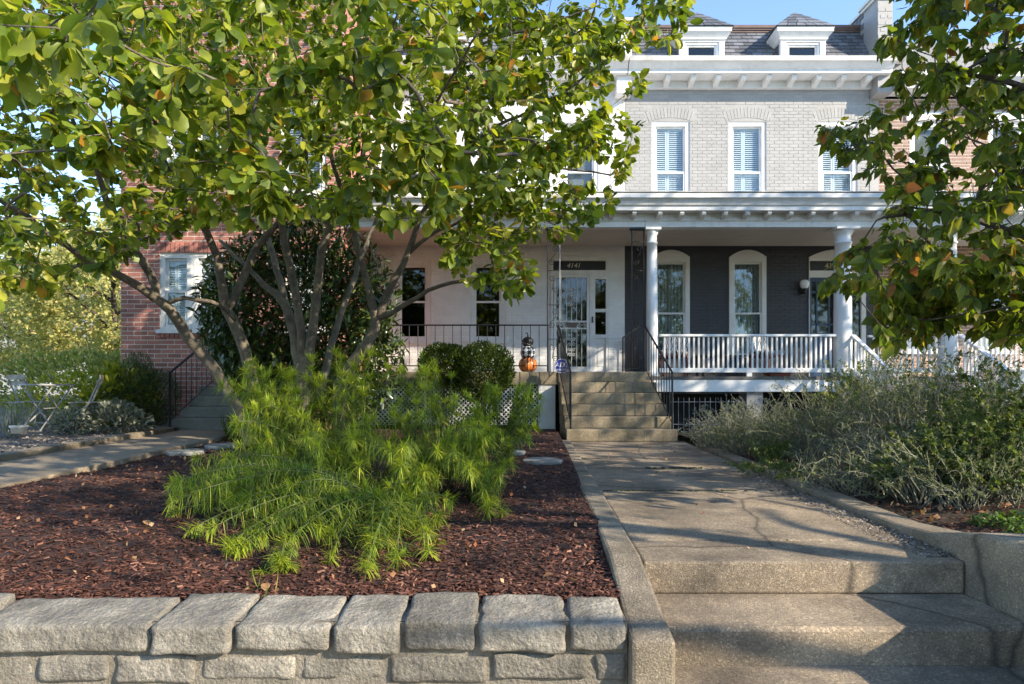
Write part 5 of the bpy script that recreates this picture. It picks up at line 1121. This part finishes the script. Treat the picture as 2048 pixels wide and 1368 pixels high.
mound('laurel_shrub', 'tall dark glossy evergreen laurel behind the tree trunks', (-3.42, 10.35, 1.85), (1.62, .95, 1.75), 19000, .15, T_LAU, 'lf_laurel', seed=2, out=.35, upw=-.05, base=.1, stems=14, nobj=300, jit=.75, shell_=.4)
mound('clipped_bush', 'small rounded clipped bush by the porch railing, under the dark window', (-1.18, 11.35, 1.28), (.45, .45, .38), 7500, .052, T_SMALL, 'lf_box', seed=3, base=.15, lob=.08, upw=.7, group='clipped bushes')
mound('clipped_bush', 'larger rounded clipped bush by the porch railing, next to the pumpkins', (-.50, 11.3, 1.16), (.58, .5, .50), 11000, .052, T_SMALL, 'lf_box', seed=4, base=.15, lob=.08, upw=.7, group='clipped bushes')
# willow-leaved perennial: arching stems with drooping needle leaves
def feathery(name, label, tips, roots, seed, leafl=.12, dens=150):
    r = np.random.RandomState(seed); c = np.mean(roots, axis=0); t = thing(name, label, 'plant', tuple(c)); st = MB(); pos = []; fw = []; nm = []; sc_ = []; yg = []
    for tip in tips:
        d = np.linalg.norm(roots[:, :2] - tip[:2], axis=1); b_ = roots[int(np.argmin(d + r.uniform(0, .35, len(d))))]
        h = max(.12, tip[2] - b_[2]); hd = np.linalg.norm(tip[:2] - b_[:2]); lift = .25 * hd + .08
        q1 = b_ + (tip - b_) * .35 + np.array((0, 0, lift + .18 * h)); n = 16; ts = np.linspace(0, 1, n)
        pts = ((1 - ts) ** 2)[:, None] * b_ + (2 * ts * (1 - ts))[:, None] * q1 + (ts ** 2)[:, None] * tip
        st.tube(pts, list(np.linspace(.0055, .0022, n)), 4)
        L = np.sum(np.linalg.norm(np.diff(pts, axis=0), axis=1)); m_ = int(dens * np.clip(L, .45, 1.3))
        for k in range(m_):
            u = .28 + .70 * r.beta(1.2, .9) if k > 44 else 1 - r.uniform(0, .05); x = u * (n - 1); i = min(int(x), n - 2); f_ = x - i; p = pts[i] * (1 - f_) + pts[i + 1] * f_; dr = unit(pts[i + 1] - pts[i])
            a = r.uniform(0, 6.283); s1 = unit(np.cross(dr, (0.3, .2, 1.0))); s2 = np.cross(dr, s1); side = s1 * math.cos(a) + s2 * math.sin(a); tipf = max(0, (u - .9) / .1)
            f1 = unit(side + dr * (.25 + 1.1 * tipf * r.uniform(-.2, 1)) + np.array((0, 0, .12 + .25 * tipf))); yg.append(tipf > .45)
            pos.append(p); fw.append(f1); nm.append(np.array((0, 0, 1)) + .15 * r.normal(0, 1, 3)); sc_.append(leafl * r.uniform(.6, 1.15) * (1 - .22 * tipf))
    obj('stems', st, 'stem', t)
    pos = np.array(pos); fw = np.array(fw); nm = np.array(nm); sc_ = np.array(sc_); R = frames(fw, nm); N = len(pos); K = 5
    # ribbons bent by gravity
    V = np.zeros((N, 2 * K - 1, 3)); yg = np.array(yg); bend = np.where(yg, RS.uniform(.0, .7, N), RS.uniform(.1, 1.15, N))
    for k in range(K):
        s_ = k / (K - 1); cen = pos + fw * (sc_ * s_ * (1 - .22 * s_ * bend))[:, None] + np.array((0, 0, -1)) * (sc_ * bend * .62 * s_ ** 2)[:, None]; w = .0029 * (.55, 1, .95, .6, 0)[k]
        if k < K - 1: V[:, 2 * k] = cen - R[:, :, 0] * w; V[:, 2 * k + 1] = cen + R[:, :, 0] * w
        else: V[:, 2 * k] = cen
    tf = []
    for k in range(K - 2): a = 2 * k; tf += [(a, a + 1, a + 2), (a + 1, a + 3, a + 2)]
    a = 2 * (K - 2); tf.append((a, a + 1, a + 2)); 
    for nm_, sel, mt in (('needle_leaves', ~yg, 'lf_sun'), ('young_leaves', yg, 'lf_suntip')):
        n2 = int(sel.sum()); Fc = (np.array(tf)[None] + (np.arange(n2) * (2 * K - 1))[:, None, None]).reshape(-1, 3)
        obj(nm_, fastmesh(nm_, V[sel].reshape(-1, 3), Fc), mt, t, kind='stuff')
    return N
r = np.random.RandomState(77)
def tipset(poly, n, Df): return np.array([P(px, py, Df(px, py)) for px, py in sample_poly(poly, n, r)])
def roots_at(lst): return np.array([(x, y, float(bed_z(x, y))) for x, y in lst])
front = [(335, 950), (560, 930), (700, 960), (860, 960), (905, 1000), (890, 1100), (800, 1140), (700, 1150), (600, 1110), (500, 1120), (400, 1090), (305, 1010)]
N1 = feathery('feathery_plant', 'bright green feathery plant sprawling low over the mulch toward the stone wall', tipset(front, 88, lambda x, y: np.interp(y, [930, 1150], [4.6, 3.45]) + r.normal(0, .12)), roots_at([(-.95, 4.5), (-.75, 4.4), (-.85, 4.7), (-1.1, 4.75), (-.6, 4.65)]), 3, .125)
back = [(425, 770), (480, 720), (600, 715), (740, 690), (800, 760), (830, 880), (760, 940), (600, 940), (520, 900), (470, 860)]
N2 = feathery('feathery_plant', 'tall bright green feathery plant in front of the tree trunks', tipset(back, 135, lambda x, y: np.interp(y, [700, 940], [6.6, 5.0]) + r.normal(0, .3)), roots_at([(-1.9, 5.9), (-1.6, 5.7), (-2.1, 6.2), (-1.4, 6.1), (-1.7, 6.4)]), 4, .16)
mid = [(800, 720), (850, 690), (950, 800), (1000, 850), (960, 950), (880, 960), (800, 950), (780, 860)]
N3 = feathery('feathery_plant', 'bright green feathery plant below the clipped bushes', tipset(mid, 90, lambda x, y: np.interp(y, [700, 960], [6.3, 4.6]) + r.normal(0, .25)), roots_at([(-.75, 5.4), (-.55, 5.6), (-.9, 5.8), (-.6, 5.9)]), 5, .13)
rgt = [(950, 770), (1020, 760), (1085, 775), (1085, 850), (1050, 900), (1010, 960), (1010, 1040), (960, 1050), (930, 960), (920, 880)]
N4 = feathery('feathery_plant', 'bright green feathery plant leaning toward the porch stairs with a few dry stalks', tipset(rgt, 78, lambda x, y: np.interp(y, [770, 1050], [6.4, 4.4]) + r.normal(0, .2)), roots_at([(-.35, 5.2), (-.2, 5.4), (-.3, 5.6), (-.1, 5.7)]), 6, .125)
low = [(480, 1140), (560, 1110), (600, 1140), (560, 1180), (500, 1190)]
wide = [(335, 930), (460, 890), (640, 870), (760, 900), (880, 930), (900, 1010), (760, 1020), (600, 1000), (480, 1000), (340, 980)]
feathery('feathery_plant', 'broad bright green feathery plant reaching across the open mulch beside the flagstones', tipset(wide, 60, lambda x, y: np.interp(y, [870, 1020], [5.6, 4.3]) + r.normal(0, .2)), roots_at([(-1.2, 5.2), (-1.4, 5.0), (-1.0, 5.0), (-1.6, 5.4), (-.8, 5.2)]), 8, .125)
N5 = feathery('feathery_plant', 'small yellowish feathery sprout close to the stone wall', tipset(low, 9, lambda x, y: 3.35), roots_at([(-1.25, 3.55), (-1.2, 3.6)]), 7, .10)
# grassy tuft and iris-like blades by the side path
def tuft(name, label, x, y, z, n, L, mat, seed, w=.006, spread=.6, cat='plant'):
    r_ = np.random.RandomState(seed); a = r_.uniform(0, 6.283, n); fw = unit(np.stack([np.cos(a) * spread, np.sin(a) * spread, r_.uniform(.5, 1.2, n)], -1)); pos = np.array((x, y, z)) + np.stack([r_.normal(0, .05, n), r_.normal(0, .05, n), np.zeros(n)], -1)
    V, Fc = scatter(T_RIB[0], T_RIB[1], pos, frames(fw, np.stack([-np.cos(a), -np.sin(a), np.ones(n)], -1) * -1 + np.array((0, 0, 2.0))), np.stack([np.full(n, w * 2), L * r_.uniform(.6, 1.1, n), L * np.full(n, 1.0)], -1))
    return tag(obj(name, fastmesh(name, V, Fc), mat), label, cat)
p = P(470, 862, 9.6); tuft('blade_plant', 'dark strap-leaved plant at the foot of the grey stairs', p[0], p[1], .12, 60, .42, 'lf_laurel', 3, .012, .9)
p = P(505, 1215, 3.1); tuft('grass_tuft', 'thin grass tuft sprouting behind the coping stones', p[0], p[1], -.08, 14, .12, 'lf_sun', 4, .0022, .9, 'grass')
p = P(805, 1160, 3.5); tuft('weed_sprout', 'small broad-leaved weed at the front of the feathery plant', -.62, 3.55, -.03, 22, .13, 'lf_sun', 5, .006, 1.2)
p = P(15, 830, 8.8); tuft('grass_clump', 'pale grass clump beside the folding chair', p[0], 8.9, .2, 110, .55, 'lf_sage', 6, .004, .45, 'grass')
p = P(85, 815, 10.2); tuft('grass_clump', 'pale grass clump behind the bistro table', p[0], 10.2, .22, 120, .5, 'lf_sage', 7, .004, .5, 'grass')
# left garden shrubs
mound('yellow_shrub', 'low yellow-green shrub behind the bistro table', (-7.3, 11.2, .62), (1.3, .6, .5), 2600, .085, T_LAU, 'lf_yel', seed=11, base=.15, width=1.6)
mound('yellow_shrub', 'leafy yellow-green shrub beside the red brick corner', (-6.75, 11.0, .68), (.55, .5, .50), 900, .15, T_MAG, 'lf_yel', seed=12, base=.15, lob=.2)
mound('dark_hedge', 'dark green conifer hedge behind the yellow-green shrub', (-9.6, 15.5, .9), (3.2, .7, .8), 6000, .12, T_SMALL, 'lf_farg', seed=13, base=.1)
mound('rosemary_bush', 'upright green rosemary bush in front of the red brick wall', (-6.4, 11.1, .72), (.5, .42, .62), 9000, .085, T_SMALL, 'lf_rose', seed=14, base=.1, width=.25, upw=1.3, lob=.22)
mound('sage_plant', 'grey-green sage mound at the edge of the gravel yard', (-6.05, 9.75, .38), (.50, .35, .27), 1300, .085, T_MAG, 'lf_sage', seed=15, base=.12, width=.8)
mound('sage_plant', 'small grey-green sage beside the bistro table legs', (-6.35, 9.3, .36), (.26, .22, .20), 500, .07, T_MAG, 'lf_sage', seed=16, base=.12, width=.8)
# right garden bed
def wiry(name, label, c, rd, nst, L, seed, mat='lf_art', stem='silverstem', leafl=.045, per=26, bare=.25, base=None, flowers=0, tplw=.35, up=.7, sr=.0024, curl=.5, cat='plant'):
    """tangled fine stems with small leaves"""
    r_ = np.random.RandomState(seed); b0 = float(rbed_z(c[0], c[1])) if base is None else base; t = thing(name, label, cat, (c[0], c[1], b0)); st = MB(); pos = []; fw = []; fp = []
    for k in range(nst):
        a = r_.uniform(0, 6.283); rr = r_.uniform(0, 1) ** .5; b_ = np.array((c[0] + rd[0] * .8 * rr * math.cos(a), c[1] + rd[1] * .8 * rr * math.sin(a), b0 - .02))
        a2 = a + r_.normal(0, 1.3); lg = r_.uniform(.15, .75)
        e = np.array((b_[0] + rd[0] * lg * math.cos(a2), b_[1] + rd[1] * lg * math.sin(a2), b0 + rd[2] * (1.1 - .8 * rr * rr) * r_.uniform(.4, 1.15)))
        m_ = b_ * .55 + e * .45 + np.array((0, 0, .3 * rd[2])) + r_.normal(0, .14, 3) * rd; n = 11; ts = np.linspace(0, 1, n); cv = r_.normal(0, .07 * curl, 3) * L; cv2 = r_.normal(0, .03 * curl, 3) * L
        pts = ((1 - ts) ** 2)[:, None] * b_ + (2 * ts * (1 - ts))[:, None] * m_ + (ts ** 2)[:, None] * e + np.sin(ts * r_.uniform(3, 6))[:, None] * cv * ts[:, None] + np.sin(ts * r_.uniform(7, 12) + a)[:, None] * cv2 * ts[:, None]
        pts[:, 2] = np.maximum(pts[:, 2], b0 - .02)
        st.tube(pts, list(np.linspace(sr * 1.6, sr * .6, n)), 3)
        nl_ = 0 if r_.rand() < bare else r_.poisson(per)
        for q in range(nl_):
            x = (.25 + .75 * r_.beta(1.2, .9)) * (n - 1); i = min(int(x), n - 2); p = pts[i] + (pts[i + 1] - pts[i]) * (x - i); dr = unit(pts[i + 1] - pts[i]); pos.append(p); fw.append(unit(r_.normal(0, 1, 3) * .8 + dr * .8 + np.array((0, 0, up * .4))))
        if flowers and r_.rand() < flowers:
            for q in range(26): u = r_.uniform(.72, 1.0) * (n - 1); i = min(int(u), n - 2); fp.append(pts[i] + (pts[i + 1] - pts[i]) * (u - i) + r_.normal(0, .012, 3))
    obj('stems', st, stem, t); pos = np.array(pos); fw = np.array(fw); tv = T_SMALL[0].copy(); tv[:, 0] *= tplw * 2
    V, Fc = scatter(tv, T_SMALL[1], pos, frames(fw, r_.normal(0, 1, (len(pos), 3)) + np.array((0, 0, .8))), leafl * r_.uniform(.5, 1.25, len(pos))); obj('leaves', fastmesh('leaves', V, Fc), mat, t, kind='stuff')
    if fp:
        fp = np.array(fp); V, Fc = scatter(T_SMALL[0] * np.array((1.6, 1, 1)), T_SMALL[1], fp, frames(r_.normal(0, 1, fp.shape), r_.normal(0, 1, fp.shape)), .024 * r_.uniform(.6, 1.3, len(fp))); obj('blossoms', fastmesh('blossoms', V, Fc), 'petal', t, kind='stuff')
wiry('lavender_plant', 'silver-grey lavender mound beside the porch stairs', (3.1, 9.3, 0), (.55, .5, .58), 260, .5, 21, 'lf_lav', 'silverstem', .034, 34, .05, tplw=.22)
wiry('lavender_plant', 'grey lavender mound under the black basement grille', (3.75, 9.6, 0), (.6, .5, .60), 260, .5, 22, 'lf_lav', 'silverstem', .034, 34, .05, tplw=.22)
wiry('dark_bush', 'dark green rounded bush in front of the white balustrade', (5.2, 9.3, 0), (.75, .6, 1.0), 220, .6, 23, 'lf_farg', 'bark2', .042, 90, .05, tplw=.35)
wiry('artemisia_plant', 'tangled grey-green plant spreading between the lavender and the dark bush', (3.75, 7.6, 0), (.85, .8, .88), 340, .7, 24, per=54, leafl=.03, tplw=.24)
wiry('artemisia_plant', 'large tangled silvery plant in the middle of the garden bed', (4.35, 6.7, 0), (1.0, .8, 1.02), 420, .8, 25, per=56, leafl=.031, tplw=.24)
wiry('artemisia_plant', 'airy silver-stemmed plant below the round column', (4.9, 8.0, 0), (.9, .8, .98), 340, .8, 26, per=54, leafl=.031, tplw=.24, flowers=.08)
wiry('flowering_perennial', 'tall plant with pale pink flower spikes below the dogwood', (4.7, 6.9, 0), (.6, .5, 1.45), 90, .9, 27, per=30, leafl=.06, flowers=.6, mat='lf_mum')
wiry('flowering_perennial', 'plant with whitish flower spikes by the newel post toward the tan house', (6.3, 8.4, 0), (.8, .7, 1.0), 130, .9, 28, per=30, leafl=.06, flowers=.45, mat='lf_art')
wiry('chrysanthemum_plant', 'green leafy plant low among dead leaves near the ground cover', (3.75, 5.0, 0), (.8, .6, .50), 220, .5, 29, 'lf_mum', 'bark2', .045, 50, .05, tplw=.5)
wiry('wiry_plant', 'bare silver curling stems spilling over the curb', (3.05, 5.5, 0), (.62, .6, .42), 190, .6, 30, 'lf_art', 'silverstem', .03, 24, .4, curl=3.2, sr=.0024)
wiry('wiry_plant', 'silver twigs with tiny pale leaves over the dead leaf litter', (3.6, 5.9, 0), (.7, .6, .55), 220, .6, 31, 'lf_lav', 'silverstem', .03, 34, .3, curl=2.0, sr=.002)
wiry('creeping_plant', 'yellow-green creeping sprig lying on the walk edge', (2.62, 6.35, .05), (.38, .45, .12), 70, .3, 32, 'lf_mum', 'stem', .035, 30, .0, base=.06)
wiry('creeping_plant', 'small green feathery sprig at the curb below the lavender', (2.95, 7.3, .05), (.25, .3, .26), 60, .3, 33, 'lf_mum', 'stem', .035, 30, .0, base=.08)
wiry('leafy_perennial', 'pale variegated leafy plant at the far side of the bed under the dogwood', (5.0, 5.6, 0), (.8, .6, .8), 200, .6, 34, 'lf_mum', 'bark2', .045, 44, .1, tplw=.5)
wiry('artemisia_plant', 'grey-green tangle leaning over the curb beside the ground cover', (3.35, 4.75, 0), (.6, .5, .46), 260, .5, 35, per=44, leafl=.028, tplw=.24)
wiry('artemisia_plant', 'tall grey-green tangle in front of the sloping white stair rail', (5.3, 7.0, 0), (.9, .8, .86), 360, .8, 36, per=54, leafl=.031, tplw=.24)
wiry('artemisia_plant', 'grey-green tangle below the black basement grille', (3.3, 8.3, 0), (.7, .6, .62), 300, .6, 37, per=54, leafl=.03, tplw=.24)
wiry('leafy_perennial', 'green leafy plant at the foot of the dogwood trunk', (4.3, 5.3, 0), (.8, .6, .75), 240, .6, 38, 'lf_mum', 'bark2', .045, 46, .1, tplw=.5)
def carpet(name, x0, x1, y0, y1, n, leaf, mat, zf, seed, test=None, dz=(.0, .05)):
    r_ = np.random.RandomState(seed); x = r_.uniform(x0, x1, n); y = r_.uniform(y0, y1, n)
    if test is not None: k = test(x, y); x, y = x[k], y[k]
    pos = np.stack([x, y, zf(x, y) + r_.uniform(dz[0], dz[1], len(x))], -1); fw = r_.normal(0, 1, pos.shape) + np.array((0, 0, .8)); V, Fc = scatter(T_SMALL[0] * np.array((1.5, 1, 1)), T_SMALL[1], pos, frames(fw, r_.normal(0, .6, pos.shape) + np.array((0, 0, 1))), leaf * r_.uniform(.6, 1.2, len(pos)))
    o = obj(name, fastmesh(name, V, Fc), mat); o['kind'] = 'stuff'; return o
o = carpet('ground_cover', 2.66, 4.2, 2.6, 4.05, 9000, .03, 'lf_cover', rbed_z, 41, lambda x, y: y < 3.95 + .12 * np.sin(x * 9) - .35 * (x < 2.8), (-.01, .06)); tag(o, 'bright green ground cover on top of the cheek wall bed', 'ground cover')
o = carpet('leaf_litter', 2.7, 6.5, 3.6, 9.5, 1500, .042, 'dry', rbed_z, 42, lambda x, y: x > curb_r(y) + .05, (0, .02)); tag(o, 'dry brown leaf litter under the silvery plants', 'leaf litter')
# mulch chips and pebbles
def chips(name, n, x0, x1, y0, y1, zf, L, W, mat, seed, label, cat, pw=1.0, parent=None, flat=.35):
    r_ = np.random.RandomState(seed); y = y0 + (y1 - y0) * r_.uniform(0, 1, n) ** pw; u_ = r_.uniform(0, 1, n); xa = x0(y) if callable(x0) else x0; xb = x1(y) if callable(x1) else x1; x = xa + (xb - xa) * u_; pos = np.stack([x, y, zf(x, y) + r_.uniform(-.002, .014, n)], -1); a = r_.uniform(0, 6.283, n)
    fw = np.stack([np.cos(a), np.sin(a), r_.normal(0, flat * .7, n)], -1); l = L * r_.uniform(.4, 1.35, n); sc_ = np.stack([W * r_.uniform(.5, 1.5, n), l, W * r_.uniform(.8, 1.6, n)], -1)
    V, Fc = scatter(T_CHIP[0], T_CHIP[1], pos, frames(fw, np.array((0, 0, 1.)) + r_.normal(0, flat, (n, 3))), sc_); o = obj(name, fastmesh(name, V, Fc), mat); o['kind'] = 'stuff'; return tag(o, label, cat)
chips('mulch', 52000, -4.3, lambda y: curb_l(y) + .01, 3.0, 11.6, bed_z, .040, .0098, 'chip', 51, 'dark red-brown shredded bark mulch over the planting bed', 'mulch', 2.1)
chips('gravel', 9500, -10, -5.70, 5.0, 11.5, yard_z, .03, .024, 'pebble', 52, 'pale gravel and litter under the folding chairs', 'gravel', 1.3)
chips('bed_mulch', 9000, lambda y: curb_r(y) + .01, lambda y: curb_r(y) + 2.2, 3.5, 10, rbed_z, .035, .010, 'chip', 53, 'dark soil crumbs and bark under the silvery plants', 'mulch', 1.6)
carpet('mulch_litter', -4.2, .45, 3.0, 9.5, 420, .035, 'dry', bed_z, 57, None, (.015, .03)); tag(bpy.data.objects['mulch_litter'], 'small dry leaf scraps scattered over the mulch', 'leaf litter')
def walkz(x, y): return np.zeros_like(x) + .003
chips('walk_grit', 1500, lambda y: curb_r(y) - .42, lambda y: curb_r(y) - .20, 3.45, 7.0, walkz, .014, .011, 'pebble', 58, 'pale loose grit gathered along the curb of the walk', 'grit', 1.4)
carpet('walk_litter', 1.0, 2.4, 3.5, 10.4, 46, .03, 'dry', walkz, 59, None, (.004, .012)); tag(bpy.data.objects['walk_litter'], 'few dry leaf scraps lying on the front walk', 'leaf litter')
# single fallen leaves that stand out
FL = [(1152, 1172, bed_z), (1108, 1160, bed_z), (533, 1178, bed_z), (958, 1212, bed_z), (885, 1052, bed_z), (352, 1045, bed_z), (290, 1050, bed_z), (876, 1090, bed_z)]
labs = ['pinkish fallen leaf on the mulch beside the curb', 'orange fallen leaf on the mulch near the curb', 'tan fallen leaf in front of the small feathery sprout', 'pink fallen leaf in the joint between two coping stones', 'dry curled leaf under the feathery plant', 'pale fallen leaf at the far edge of the low feathery plant', 'small tan fallen leaf out on the open mulch', 'brown fallen leaf below the feathery plant']
for k, ((px, py, zf), lab) in enumerate(zip(FL, labs)):
    D = 4.0
    for q in range(20): D = (EYE - float(zf((px - 1024) * D / F, D))) * F / (py - HZ)
    p = P(px, py, D); v = T_MAG[0] * .06 * np.array((1.3, 1, 2.2)); a = k * 1.7; R_ = np.array([[math.cos(a), -math.sin(a), 0], [math.sin(a), math.cos(a), 0], [0, 0, 1]]); v = v @ R_.T + p + np.array((0, 0, .03))
    tag(obj('fallen_leaf', fastmesh('fallen_leaf', v, T_MAG[1]), 'dry'), lab, 'leaf', 'fallen leaves on the mulch')
